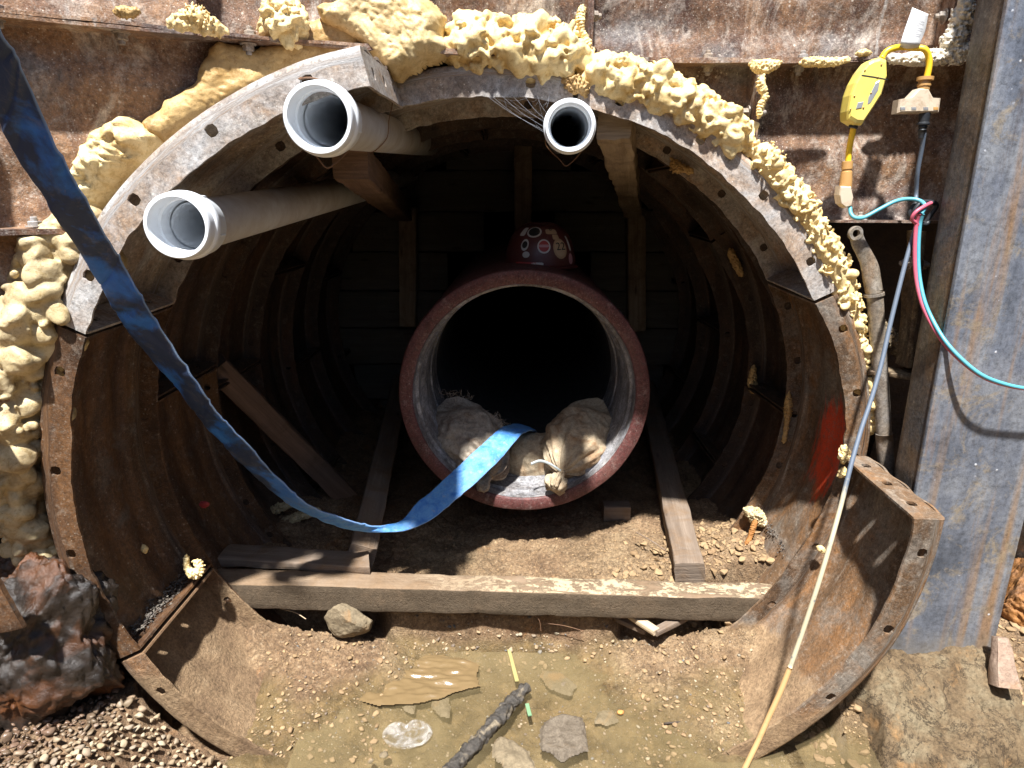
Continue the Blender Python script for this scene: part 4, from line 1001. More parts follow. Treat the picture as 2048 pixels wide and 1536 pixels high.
# ---------------------------------------------------------------- sandbags
def mat_cloth(name, a, b, stain, stain_a):
    t = NT(name); v = t.obj(); g = t.attr('gp')
    n1 = t.noise(v, 12, 8, 0.65, 0.4); n2 = t.noise(v, 55, 7, 0.72)
    c = t.mix(n1, b, a)
    c = t.mix(t.mr(t.noise(v, 8, 9, 0.72, 0.8), 0.66 - stain_a * 0.3, 0.76 - stain_a * 0.2, 0, 0.8), c, stain)
    c = t.mix(t.mr(n2, 0.58, 0.72, 0, 0.5), c, (stain[0] * 0.5, stain[1] * 0.45, stain[2] * 0.4))
    wv = t.math('ADD', t.noise(t.scale(v, (700, 120, 120)), 1, 2), t.noise(t.scale(v, (120, 120, 700)), 1, 2))
    c = t.mix(1.0, c, t.ramp(t.noise(v, 95, 7, 0.85), [(0.36, 0.55), (0.5, 1.0), (0.66, 1.15)]), 'MULTIPLY')
    return t.out(c, 0.85, t.bump(t.math('ADD', wv, t.math('MULTIPLY', n2, 0.8)), 0.6, 0.004), Specular_IOR_Level=0.2)
M_bag = mat_cloth('bag_cloth', (0.58, 0.48, 0.34), (0.40, 0.31, 0.20), (0.24, 0.13, 0.06), 0.75)
M_bag2 = mat_cloth('bag_cloth_grey', (0.50, 0.43, 0.34), (0.33, 0.28, 0.22), (0.16, 0.10, 0.065), 0.7)
def sandbag(label, axis, radii, squash, mat, seed, neck=True, tuft=None, wdir=(1, 0, 0)):
    P = np.array([W(q[0], q[1], q[2] - 0.07) for q in axis]); n, k = 110, 120
    S = spline(np.concatenate([P, np.array(radii)[:, None]], 1), n); C, r = S[:, :3], np.clip(S[:, 3], 0.004, 1)
    T = np.gradient(C, axis=0); T /= np.linalg.norm(T, axis=1)[:, None]
    B = np.array(wdir, float) - T * (T @ np.array(wdir, float))[:, None]; B /= np.linalg.norm(B, axis=1)[:, None]; N = np.cross(B, T)
    a = np.linspace(0, TAU, k, endpoint=False); t = np.linspace(0, 1, n)
    sq = squash
    corner = 1 - sst(0.0, 0.35, t)     # the sewn bottom is a flat seam
    ca, sa = np.cos(a), np.sin(a)
    fold = sst(0.55, 0.97, t) if neck else 0 * t
    F1 = np.zeros((n, k))
    ph = pn(np.stack([t * 3, 0 * t, 0 * t], 1), 1, seed)
    aa = a[None] + 0.25 * np.interp(t, t, ph)[:, None]
    for fq, am_ in ((9, 0.10), (14, 0.08), (23, 0.05)):
        F1 += am_ * np.sin(fq * aa + seed * fq)
    F1 = F1 * fold[:, None]
    w = (1 + 0.45 * corner[:, None]); h = sq * (1 - 0.75 * corner[:, None])
    V = C[:, None] + (r[:, None] * ca[None] * w * (1 + F1))[..., None] * B[:, None] + (r[:, None] * sa[None] * h * (1 + F1))[..., None] * N[:, None]
    V = V.reshape(-1, 3); cen = np.repeat(C, k, 0); d = V - cen; d /= np.linalg.norm(d, axis=1)[:, None] + 1e-9
    rr = np.repeat(r, k)
    V = V + d * (fbm(V, 9, 3, seed) * 0.012 * rr / 0.1 - np.abs(pn(V * [1, 1, 1], 22, seed + 4)) * 0.008 * rr / 0.1 + fbm(V, 60, 2, seed) * 0.0012)[:, None]
    Fc = grid_faces(n, k, wrap_m=True) + [tuple(range(k)), tuple(range((n - 1) * k, n * k))[::-1]]
    gp = np.stack([np.repeat(t, k), np.tile(a, n), 0 * rr], 1)
    root = thing('sandbag', label, 'sandbag', base_of(V))
    mesh_obj('bag', V, Fc, mat, root, attrs={'gp': gp})
    if tuft:
        Pt = np.array([W(q[0], q[1], q[2] - 0.07) for q in tuft[0]]); S = spline(np.concatenate([Pt, np.array(tuft[1])[:, None]], 1), 40); C, r = S[:, :3], S[:, 3]
        T, N, B = frames(C); k2 = 90; a = np.linspace(0, TAU, k2, endpoint=False); t = np.linspace(0, 1, 40)
        F1 = sum(am_ * np.sin(fq * a[None] + seed * fq + 3 * t[:, None]) for fq, am_ in ((5, 0.16), (9, 0.14), (13, 0.10), (21, 0.06))) * (0.5 + 0.8 * t[:, None])
        V = C[:, None] + (r[:, None] * (1 + F1))[..., None] * (np.cos(a)[None, :, None] * N[:, None] + np.sin(a)[None, :, None] * B[:, None])
        V = V.reshape(-1, 3) + np.stack([pn(V.reshape(-1, 3), 40, seed + q) for q in range(3)], 1) * 0.004
        mesh_obj('tied_end', V, grid_faces(40, k2, wrap_m=True) + [tuple(range(39 * k2, 40 * k2))[::-1]], mat, root)
        # tie string round the neck
        c0, T0, r0 = C[2], T[2], r[2] * 1.15
        a = np.linspace(0, TAU * 2.2, 60); Pw = c0 + (np.cos(a)[:, None] * N[2] + np.sin(a)[:, None] * B[2]) * r0 + T0 * np.linspace(-0.004, 0.004, 60)[:, None]
        tube('tie', Pw, 0.0022, M_bag, root, k=6)
    return root
mb = sandbag('plain beige sandbag lying between and behind the two tied ones', [(990, 915, 2.66), (1020, 916, 2.62), (1060, 915, 2.60), (1110, 916, 2.60), (1150, 915, 2.64)], [0.03, 0.085, 0.10, 0.085, 0.03], 0.85, M_bag, 4, neck=False, wdir=(0, 0.3, 1))
lb = sandbag('grey beige sandbag under the blue hose with frayed top corner', [(905, 795, 2.70), (915, 830, 2.66), (938, 872, 2.58), (962, 905, 2.50), (985, 935, 2.43), (978, 955, 2.39)], [0.02, 0.105, 0.150, 0.130, 0.07, 0.016], 0.85, M_bag2, 6, tuft=([(980, 950, 2.395), (972, 960, 2.375), (966, 972, 2.36), (962, 982, 2.345)], [0.014, 0.016, 0.024, 0.012]), wdir=(1, 0, -0.5))
rb_ = sandbag('brown stained sandbag on the right with knotted pale end', [(1200, 798, 2.70), (1180, 830, 2.66), (1158, 872, 2.58), (1142, 905, 2.50), (1128, 932, 2.43), (1122, 945, 2.40)], [0.012, 0.095, 0.145, 0.135, 0.07, 0.016], 0.85, M_bag, 9, tuft=([(1123, 942, 2.40), (1118, 955, 2.385), (1112, 966, 2.36), (1106, 978, 2.34)], [0.013, 0.022, 0.042, 0.030]), wdir=(1, 0, 0.5))
M_strap = mat_plain('tie_strap', (0.45, 0.50, 0.50), 0.5, (0.3, 0.25, 0.2), 0.3)
Sx = spline(np.array([W(1122, 942, 2.315), W(1100, 928, 2.31), W(1080, 922, 2.30), W(1062, 928, 2.29)]), 24)
Vt2, Ft2 = [], []
for i, p in enumerate(Sx):
    Vt2 += [p + [0, 0, 0.006], p + [0, -0.002, 0.004], p - [0, 0.002, 0.004], p - [0, 0, 0.006]]
mesh_obj('strap', Vt2, grid_faces(len(Sx), 4, wrap_m=True), M_strap, rb_)
# frayed threads on the left bag
A = Acc(); rs = np.random.RandomState(9)
for q in range(110):
    s = rs.rand(); u, v = (880 + 60 * s, 784 + 12 * s) if q % 2 else (985 + 25 * s, 828 + 20 * s)
    p = W(u + rs.normal() * 6, v + rs.normal() * 4, 2.42 if q % 2 else 2.45); d = rs.normal(size=3) * 0.012
    V, Fc, gp = tube_data(spline(np.array([p, p + d * 0.6 + rs.normal(size=3) * 0.003, p + d]), 5), 0.0005, 4); A.add(V, Fc, gp)
fz = A.obj('frayed_threads', M_bag2, lb); fz['kind'] = 'stuff'

# ---------------------------------------------------------------- hard hat
M_hat = mat_plain('maroon_shell', (0.10, 0.022, 0.02), 0.42, (0.14, 0.09, 0.07), 0.3, bump=0.02, spec=0.6)
hc = W(1080, 548, 2.62); hc[2] = 1.493
hat = thing('hard_hat', 'maroon hard hat covered in round stickers resting on top of the large pipe', 'hard hat', (hc[0], hc[1], hc[2]))
HXR, HYR, HZR = 0.140, 0.120, 0.158
def hat_pt(a, e, off=0.0):
    """a: round the dome, e: 0 at the rim .. 1 at the crown"""
    ph = e * math.pi / 2; r = np.cos(ph) ** 0.72; z = np.sin(ph) ** 1.05
    ridge = 0.006 * np.exp(-(np.sin(a) / 0.16) ** 2) * (z > 0.25) * np.clip((z - 0.25) * 4, 0, 1)
    return np.stack([hc[0] + (HXR + off) * r * np.cos(a), hc[1] + (HYR + off) * r * np.sin(a), hc[2] + (HZR + off) * z + ridge], -1)
na_, ne = 72, 26
AA, EE = np.repeat(np.linspace(0, TAU, na_, endpoint=False), ne), np.tile(np.linspace(0, 0.995, ne), na_)
V = hat_pt(AA, EE); mesh_obj('shell', V, grid_faces(na_, ne, wrap_n=True), M_hat, hat, mods=[('SOLIDIFY', dict(thickness=0.003))])
# peak to the left and narrow rim all round
Vb = []
for i, a in enumerate(np.linspace(0, TAU, 72, endpoint=False)):
    fwd = max(0, -math.cos(a)) ** 3
    for s in (0, 0.5, 1.0):
        w = s * (0.007 + 0.058 * fwd)
        Vb.append((hc[0] + (HXR + w) * math.cos(a), hc[1] + (HYR + w * 0.8) * math.sin(a), hc[2] - s * 0.012 * (1 + 1.6 * fwd) + 0.001))
mesh_obj('peak', Vb, grid_faces(72, 3, wrap_n=True), M_hat, hat, mods=[('SOLIDIFY', dict(thickness=0.004))])
def sticker(a, e, ra, re, mat, n=20, rect=False, off=0.0016, parent=None):
    pts = [(a, e)]; rings = 4
    for q in range(1, rings + 1):
        for j in range(n):
            t = j * TAU / n; c_, s_ = math.cos(t), math.sin(t)
            if rect: m_ = max(abs(c_), abs(s_)); c_, s_ = c_ / m_, s_ / m_
            pts.append((a + ra * c_ * q / rings, e + re * s_ * q / rings))
    V = hat_pt(np.array([p[0] for p in pts]), np.array([p[1] for p in pts]), off)
    Fc = [(0, 1 + j, 1 + (j + 1) % n) for j in range(n)]
    for q in range(rings - 1):
        for j in range(n): Fc.append((1 + q * n + j, 1 + (q + 1) * n + j, 1 + (q + 1) * n + (j + 1) % n, 1 + q * n + (j + 1) % n))
    return mesh_obj('sticker', V, Fc, mat, parent or hat)
def flatm(n, c, r=0.45): return mat_plain(n, c, r, (0.2, 0.15, 0.1), 0.15, bump=0.02)
S_or, S_re, S_wh, S_dk, S_pk = flatm('sticker_cream', (0.52, 0.36, 0.22)), flatm('sticker_red', (0.42, 0.05, 0.045)), flatm('sticker_white', (0.6, 0.58, 0.55)), flatm('sticker_black', (0.02, 0.02, 0.02)), flatm('sticker_pink', (0.52, 0.28, 0.3))
FR = -math.pi / 2
def ring_sticker(a, e, ra, re, outer, inner):
    s = sticker(a, e, ra, re, outer); sticker(a, e, ra * 0.78, re * 0.78, inner, off=0.0022, parent=s); return s
s22 = ring_sticker(FR + 0.60, 0.30, 0.24, 0.17, S_or, flatm('sticker_cream_centre', (0.60, 0.44, 0.28)))
def hat_text(txt, a, e, size, mat, parent, rz=0.0):
    cu = bpy.data.curves.new('lettering', 'FONT'); cu.body = txt; cu.size = size; cu.align_x = 'CENTER'; cu.align_y = 'CENTER'; cu.extrude = 0.0003; cu.materials.append(mat)
    o = bpy.data.objects.new('lettering', cu); col.objects.link(o)
    p = hat_pt(np.array([a]), np.array([e]), 0.0045)[0]; da = hat_pt(np.array([a + 0.02]), np.array([e]), 0.0045)[0] - p; de = hat_pt(np.array([a]), np.array([e + 0.02]), 0.0045)[0] - p
    x = Vector(da).normalized(); z = x.cross(Vector(de)).normalized(); y = z.cross(x)
    Mx = Matrix((x, y, z)).transposed(); o.rotation_euler = (Mx @ Matrix.Rotation(rz, 3, 'Z')).to_euler()
    bpy.context.view_layer.update()
    me = bpy.data.meshes.new_from_object(o.evaluated_get(bpy.context.evaluated_depsgraph_get())); rot = o.rotation_euler.copy(); bpy.data.objects.remove(o)
    o = bpy.data.objects.new('lettering', me); col.objects.link(o); o.rotation_euler = rot
    o.parent = parent; o.location = Vector(p) - wloc(parent)
    return o
hat_text('22', FR + 0.60, 0.32, 0.042, S_dk, s22)
sp_ = ring_sticker(FR + 0.08, 0.34, 0.20, 0.12, S_wh, S_re)
sticker(FR + 0.08, 0.34, 0.15, 0.022, S_pk, rect=True, off=0.003, parent=sp_)
ring_sticker(FR - 0.28, 0.62, 0.30, 0.13, S_wh, S_dk)
sticker(FR + 0.42, 0.62, 0.24, 0.06, S_or, rect=True); hat_text('B', FR + 0.40, 0.66, 0.022, S_dk, hat)
sticker(FR + 0.52, 0.50, 0.12, 0.05, S_or, rect=True)
sticker(FR - 0.52, 0.36, 0.13, 0.10, S_wh); sticker(FR - 0.52, 0.36, 0.09, 0.06, S_dk, off=0.0024)
sticker(FR - 0.44, 0.20, 0.11, 0.05, S_wh); sticker(FR - 0.40, 0.05, 0.34, 0.035, S_re, rect=True); sticker(FR - 0.10, 0.045, 0.16, 0.035, S_wh, rect=True)
sticker(FR + 1.02, 0.38, 0.05, 0.13, S_wh, rect=True); sticker(FR + 0.98, 0.12, 0.10, 0.09, S_pk); sticker(FR - 0.75, 0.62, 0.12, 0.10, S_wh, rect=True)

# ---------------------------------------------------------------- timbers
MUD = (0.20, 0.125, 0.07)
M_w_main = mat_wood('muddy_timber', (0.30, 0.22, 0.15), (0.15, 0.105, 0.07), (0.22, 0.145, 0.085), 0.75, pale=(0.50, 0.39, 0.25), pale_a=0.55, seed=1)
M_w_grey = mat_wood('grey_timber', (0.26, 0.20, 0.15), (0.13, 0.095, 0.07), MUD, 0.45, seed=2)
M_w_brown = mat_wood('brown_timber', (0.24, 0.15, 0.10), (0.10, 0.06, 0.04), (0.12, 0.08, 0.05), 0.4, seed=3)
M_w_brace = mat_wood('weathered_brace', (0.42, 0.33, 0.23), (0.22, 0.16, 0.10), (0.16, 0.11, 0.07), 0.45, seed=6)
M_w_new = mat_wood('raw_timber', (0.62, 0.50, 0.34), (0.42, 0.31, 0.19), (0.30, 0.2, 0.12), 0.2, seed=5)
ft, fs = W(412, 1166, 1.84), W(1562, 1198, 1.84)
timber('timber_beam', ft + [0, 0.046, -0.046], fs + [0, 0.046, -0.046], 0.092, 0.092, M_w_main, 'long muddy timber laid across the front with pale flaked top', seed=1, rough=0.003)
timber('timber_plank', W(448, 1110, 2.02), W(738, 1126, 1.965), 0.10, 0.032, M_w_grey, 'thin cut plank lying behind the left half of the long timber', seed=2, skew=(0, 0.4), rough=0.004)
timber('timber_strut', W(722, 1116, 2.02), W(800, 765, 3.93), 0.095, 0.095, M_w_grey, 'grey timber leg running back along the left side of the large pipe', seed=3, up=(0.35, 0, 1))
timber('timber_strut', W(1380, 1150, 2.0), W(1292, 775, 3.93), 0.10, 0.092, M_w_grey, 'sunlit timber leg running back along the right side of the large pipe', seed=4, up=(-0.1, 0, 1))
timber('timber_offcut', W(428, 728, 2.35), W(700, 1000, 2.75), 0.10, 0.09, M_w_brown, 'brown timber leaning diagonally in the shade behind the blue hose', seed=5, up=(0.5, 0.2, 0.8))
timber('timber_brace', W(700, 322, 1.86), W(806, 425, 3.75), 0.095, 0.095, M_w_brown, 'dark timber brace starting beneath the upper left plastic pipe', seed=6)
timber('timber_post', W(817, 415, 3.92), W(817, 650, 3.92), 0.10, 0.09, M_w_brace, 'dark upright post on the bulkhead at the end of the left brace', seed=7, up=(0, 1, 0))
timber('timber_post', W(1046, 225, 3.9), W(1046, 490, 3.92), 0.10, 0.09, M_w_brace, 'upright post on the bulkhead between the plastic pipes', seed=8, up=(0, 1, 0))
timber('timber_brace', W(1230, 246, 1.90), W(1266, 420, 3.80), 0.095, 0.085, M_w_brace, 'raw timber brace with sunlit end under the upper right flange', seed=9, rough=0.005)
timber('timber_post', W(1271, 408, 3.93), W(1272, 660, 3.92), 0.105, 0.09, M_w_brace, 'dark upright post on the bulkhead at the end of the right brace', seed=10, up=(0, 1, 0))
timber('timber_block', W(1206, 1022, 2.55), W(1258, 1022, 2.55), 0.07, 0.07, M_w_grey, 'small timber block on the dark floor under the large pipe', seed=11)
wf = thing('timber_wedge', 'nailed pair of thin laths poking out under the long timber', 'timber', W(1312, 1268, 1.83))
for a, b, sd in (((1258, 1228, 1.90), (1313, 1264, 1.80), 12), ((1309, 1264, 1.80), (1392, 1222, 1.92), 13), ((1235, 1236, 1.92), (1292, 1262, 1.86), 14)):
    V, Fc, gp = beam_data(W(*a), W(*b), 0.028, 0.018, seed=sd, rough=0.001, bev=0.002); mesh_obj('lath', V, Fc, M_w_new if sd == 12 else M_w_grey, wf, attrs={'gp': gp}, angle=50)

# ---------------------------------------------------------------- blue lay-flat hose
def mat_hose():
    t = NT('blue_hose'); v = t.obj(); g = t.attr('gp')
    n1 = t.noise(v, 6.5, 8, 0.6, 0.3); n2 = t.noise(v, 40, 7, 0.7)
    c = t.mix(n2, (0.012, 0.08, 0.40), (0.04, 0.24, 0.68))
    pos = t.n('ShaderNodeSeparateXYZ'); t.link(g, pos.inputs[0])
    # grime, heavier along the upper half of its length
    bias = t.mr(pos.outputs[0], 1.15, 1.6, 0.0, 0.16)
    far = t.mr(pos.outputs[0], 0.0, 0.5, 0.07, 0.0)
    gm = t.mr(t.math('SUBTRACT', t.math('ADD', n1, far), bias), 0.45, 0.55, 0, 0.9)
    c = t.mix(gm, c, t.mix(n2, (0.008, 0.014, 0.03), (0.035, 0.045, 0.065)))
    c = t.mix(t.mr(t.noise(v, 16, 9, 0.75, 0.6), 0.55, 0.7, 0, 0.5), c, (0.17, 0.16, 0.15))
    wr_ = t.mr(pos.outputs[0], 1.35, 1.75); c = t.mix(t.math('MULTIPLY', wr_, t.mr(t.noise(t.scale(v, (1, 1, 1)), 24, 9, 0.75, 0.4), 0.40, 0.60, 0.15, 0.8)), c, (0.16, 0.40, 0.68))
    c = t.mix(t.math('MULTIPLY', wr_, t.mr(t.noise(v, 40, 8, 0.75), 0.55, 0.66, 0, 0.6)), c, (0.34, 0.36, 0.38))
    ed = t.math('ABSOLUTE', pos.outputs[1])
    c = t.mix(t.mr(ed, 0.93, 0.99, 0, 0.6), c, (0.26, 0.36, 0.50))
    c = t.mix(t.mr(t.noise(t.scale(g, (60, 2, 1)), 1, 6, 0.7), 0.6, 0.75, 0, 0.35), c, (0.30, 0.22, 0.15))
    wv = t.noise(t.scale(g, (420, 30, 1)), 1, 3, 0.6)
    return t.out(c, 0.55, t.bump(t.math('ADD', wv, t.math('MULTIPLY', n2, 0.7)), 0.3, 0.003), Specular_IOR_Level=0.4)
hl = [(-95, 0, 1.14), (-60, 120, 1.17), (0, 253, 1.21), (34, 314, 1.24), (82, 386, 1.28), (113, 437, 1.31), (163, 507, 1.36), (195, 563, 1.40), (228, 618, 1.44), (270, 680, 1.49), (325, 742, 1.54), (384, 817, 1.60), (433, 875, 1.66), (508, 950, 1.74), (555, 991, 1.80), (605, 1023, 1.86), (672, 1052, 1.92), (731, 1063, 1.97), (775, 1065, 2.00), (819, 1059, 2.03), (863, 1039, 2.06), (914, 998, 2.12), (969, 950, 2.20), (1004, 915, 2.28), (1047, 866, 2.42), (1075, 862, 2.6)]
hr_ = [(-30, -60, 1.10), (0, 55, 1.12), (36, 120, 1.15), (65, 185, 1.18), (116, 301, 1.22), (154, 369, 1.26), (195, 442, 1.31), (228, 498, 1.35), (270, 572, 1.39), (325, 664, 1.45), (384, 751, 1.50), (439, 830, 1.56), (498, 891, 1.63), (549, 950, 1.70), (614, 1006, 1.78), (643, 1023, 1.83), (700, 1040, 1.90), (743, 1051, 1.97), (775, 1049, 2.02), (803, 1041, 2.06), (832, 1008, 2.11), (866, 980, 2.16), (906, 942, 2.22), (953, 899, 2.30), (1000, 858, 2.42), (1030, 846, 2.6)]
Lp, Rp = spline(np.array([W(*q) for q in hl]), 320), None
# resample both edges by their own control index so that they stay paired
def paired(Pa, n):
    P = np.array([W(*q) for q in Pa]); t = np.arange(len(P)); tt = np.linspace(0, len(P) - 1, n); out = []
    for x in tt:
        i = min(int(x), len(P) - 2); f = x - i; a, b, c, d = P[max(i - 1, 0)], P[i], P[i + 1], P[min(i + 2, len(P) - 1)]
        out.append(0.5 * (2 * b + (c - a) * f + (2 * a - 5 * b + 4 * c - d) * f * f + (3 * b - a - 3 * c + d) * f ** 3))
    return np.array(out)
nh_ = 420; Lp, Rp = paired(hl, nh_), paired(hr_, nh_)
Cn = (Lp + Rp) / 2; Hv = (Rp - Lp) / 2; T = np.gradient(Cn, axis=0); T /= np.linalg.norm(T, axis=1)[:, None]
Nn = np.cross(T, Hv); Nn /= np.linalg.norm(Nn, axis=1)[:, None]
kk = 28; a = np.linspace(0, TAU, kk, endpoint=False); Lc = np.concatenate([[0], np.cumsum(np.linalg.norm(np.diff(Cn, axis=0), axis=1))])
ca, sa = np.cos(a), np.sin(a)
V = Cn[:, None] + ca[None, :, None] * Hv[:, None] + (0.0055 * np.sign(sa) * np.abs(sa) ** 0.6)[None, :, None] * Nn[:, None]
V = V.reshape(-1, 3)
gp = np.stack([np.repeat(Lc, kk), np.tile(ca, nh_), np.tile(sa, nh_)], 1)
wr = fbm(gp * [14, 0.8, 0], 1, 4, 3) * 0.0035 + pn(gp * [45, 1.2, 0], 1, 6) * 0.0012 - 0.004 * np.exp(-((np.abs(pn(gp * [9, 0.35, 0], 1, 8))) / 0.05) ** 2)
V = V + np.repeat(Nn, kk, 0) * wr[:, None]
tag(mesh_obj('blue_hose', V, grid_faces(nh_, kk, wrap_m=True) + [tuple(range(kk)), tuple(range((nh_ - 1) * kk, nh_ * kk))[::-1]], mat_hose(), attrs={'gp': gp}), 'grimy blue flat hose sagging from upper left down into the large pipe', 'hose')
# ---------------------------------------------------------------- steel beam at the right
def mat_beam():
    t = NT('mill_scale'); v = t.obj(); vs = t.scale(v, (1, 1, 0.10))
    n1 = t.noise(vs, 13, 8, 0.62, 0.2); n2 = t.noise(v, 60, 8, 0.72); nb = t.noise(v, 4, 5, 0.55)
    c = t.ramp(t.math('MULTIPLY_ADD', nb, 0.6, t.math('MULTIPLY', n1, 0.42)), [(0.38, (0.055, 0.065, 0.085)), (0.5, (0.15, 0.165, 0.20)), (0.6, (0.24, 0.25, 0.27))])
    c = t.mix(t.mr(n1, 0.56, 0.66, 0, 0.8), c, (0.26, 0.15, 0.075))
    c = t.mix(t.mr(t.noise(t.scale(v, (1, 1, 0.04)), 26, 3, 0.5), 0.56, 0.70, 0, 0.55), c, t.mix(n2, (0.18, 0.11, 0.06), (0.42, 0.25, 0.11)))
    c = t.mix(t.mr(t.noise(v, 7, 10, 0.78, 0.5), 0.52, 0.62, 0, 0.8), c, (0.30, 0.24, 0.16)); c = t.mix(t.mr(t.noise(vs, 5, 9, 0.75), 0.54, 0.64, 0, 0.7), c, (0.10, 0.07, 0.055))
    c = t.mix(1.0, c, t.ramp(t.noise(v, 70, 8, 0.85), [(0.36, 0.5), (0.5, 0.95), (0.66, 1.3)]), 'MULTIPLY')
    spk = t.math('MAXIMUM', t.mr(t.noise(v, 170, 4, 0.75, 0.6), 0.70, 0.74), t.math('MULTIPLY', t.mr(t.math('ADD', t.vor(v, 26), t.math('MULTIPLY', t.noise(v, 90, 3), 0.25)), 0.16, 0.22, 1, 0), t.mr(t.noise(v, 3.5, 4), 0.52, 0.56)))
    c = t.mix(spk, c, (0.62, 0.63, 0.66))
    c = t.mix(t.mr(n2, 0.6, 0.75, 0, 0.5), c, (0.08, 0.06, 0.05))
    sep = t.n('ShaderNodeSeparateXYZ'); t.link(v, sep.inputs[0])
    foot = t.mr(t.math('ADD', sep.outputs[2], t.math('MULTIPLY', t.noise(v, 16, 7, 0.7), 0.16)), 0.22, 0.06)
    c = t.mix(t.math('MULTIPLY', foot, 0.75), c, t.mix(n2, (0.16, 0.12, 0.08), (0.40, 0.36, 0.28)))
    return t.out(c, t.mr(n2, 0.35, 0.65, 0.3, 0.6), t.bump(t.math('ADD', n2, t.math('MULTIPLY', spk, 0.8)), 0.3, 0.004), Specular_IOR_Level=0.55, metal=0.25)
M_beam = mat_beam()
M_beam_side = mat_rust('beam_side', (0.03, 0.025, 0.022), (0.09, 0.08, 0.075), (0.22, 0.13, 0.06), (0.30, 0.27, 0.22), warm_a=0.55, grey_a=0.6, pale_a=0.15, speck=0.4, grey=(0.10, 0.105, 0.115), streak=(1, 1, 0.1), rough=(0.3, 0.55), metal=0.2, bump=0.3, seed=9)
bx = 1.078; beam = thing('steel_beam', 'upright bluish grey steel beam with rust streaks at the right edge', 'steel beam', (1.23, 1.63, 0.42))
def plate_box(name, x0, x1, y0, y1, z0, z1, mat, parent, n=60, bev=0.004, seed=0):
    V, Fc, gp = beam_data(((x0 + x1) / 2, (y0 + y1) / 2, z0), ((x0 + x1) / 2, (y0 + y1) / 2, z1), x1 - x0, y1 - y0, up=(0, -1, 0), seed=seed, rough=0.0005, bev=bev, step=0.05)
    return mesh_obj(name, V, Fc, mat, parent, attrs={'gp': gp}, angle=40)
plate_box('front_flange', bx, bx + 0.312, 1.620, 1.636, 0.36, 3.4, M_beam, beam, bev=0.006)
plate_box('side_plate', bx + 0.003, bx + 0.017, 1.637, 1.735, 0.36, 3.4, M_beam_side, beam, seed=2)
plate_box('web', bx + 0.15, bx + 0.164, 1.637, 1.86, 0.36, 3.4, M_beam_side, beam, seed=3)
# footing
def mat_concrete():
    t = NT('rough_concrete'); v = t.obj(); n = t.noise(v, 9, 8, 0.66, 0.4); n2 = t.noise(v, 70, 8, 0.72)
    c = t.ramp(n, [(0.35, (0.10, 0.065, 0.034)), (0.5, (0.16, 0.11, 0.06)), (0.66, (0.21, 0.165, 0.10))])
    c = t.mix(t.mr(t.noise(v, 7, 8, 0.7), 0.56, 0.66, 0, 0.7), c, (0.33, 0.18, 0.07)); c = t.mix(t.mr(n2, 0.55, 0.75, 0, 0.5), c, (0.12, 0.09, 0.06)); c = t.mix(1.0, c, t.ramp(t.noise(v, 90, 8, 0.85, 0.3), [(0.36, 0.45), (0.5, 1.0), (0.66, 1.4)]), 'MULTIPLY')
    c = t.mix(t.mr(t.math('ABSOLUTE', t.math('SUBTRACT', t.noise(v, 7, 8, 0.72, 0.5), 0.5)), 0.004, 0.014, 0.85, 0), c, (0.03, 0.02, 0.012))
    return t.out(c, 0.8, t.bump(n2, 1.0, 0.010), Specular_IOR_Level=0.3)
M_conc = mat_concrete()
xs2, ys2 = np.linspace(0.95, 1.50, 120), np.linspace(1.34, 1.80, 90)
X, Yv = np.repeat(xs2, 90), np.tile(ys2, 120); P = np.stack([X, Yv, 0 * X], 1)
ztop = 0.478 - 0.95 * np.clip(1.60 - Yv, 0, 1) + 0.035 * fbm(P, 6, 3, 3) + fbm(P, 30, 4, 5, 0.62) * 0.011 - 0.02 * np.clip((X - 1.38) / 0.08, 0, 1)
edge = np.minimum.reduce([X - 0.97, 1.46 - X, Yv - 1.38]) + 0.035 * fbm(P, 11, 3, 2) ; ztop = np.where(edge < 0.03, ztop - (0.03 - edge) * 2.2, ztop)
tag(mesh_obj('concrete_footing', np.stack([X, Yv, ztop], 1), [f[::-1] for f in grid_faces(120, 90)], M_conc), 'rough stained concrete footing round the foot of the steel beam', 'footing')

# ---------------------------------------------------------------- flattened steel tube
M_tube = mat_rust('worn_tube', (0.14, 0.10, 0.07), (0.27, 0.23, 0.18), (0.32, 0.20, 0.11), (0.55, 0.50, 0.42), warm_a=0.35, grey_a=0.6, pale_a=0.4, speck=0.3, grey=(0.34, 0.32, 0.30), streak=(1, 1, 0.2), rough=(0.35, 0.6), metal=0.3, bump=0.25, seed=12)
tb = thing('steel_tube', 'worn steel tube with flattened drilled end leaning beside the beam', 'tube', W(1772, 935, 1.84))
t0, t1 = W(1749, 580, 1.85), W(1774, 960, 1.83)
tube('tube', np.array([t0, (t0 + t1) / 2, t1]), 0.0215, M_tube, tb, k=28, n=30)
tube('sleeve', np.array([W(1768, 866, 1.833), W(1776, 990, 1.828)]), 0.0235, M_tube, tb, k=28, n=8)
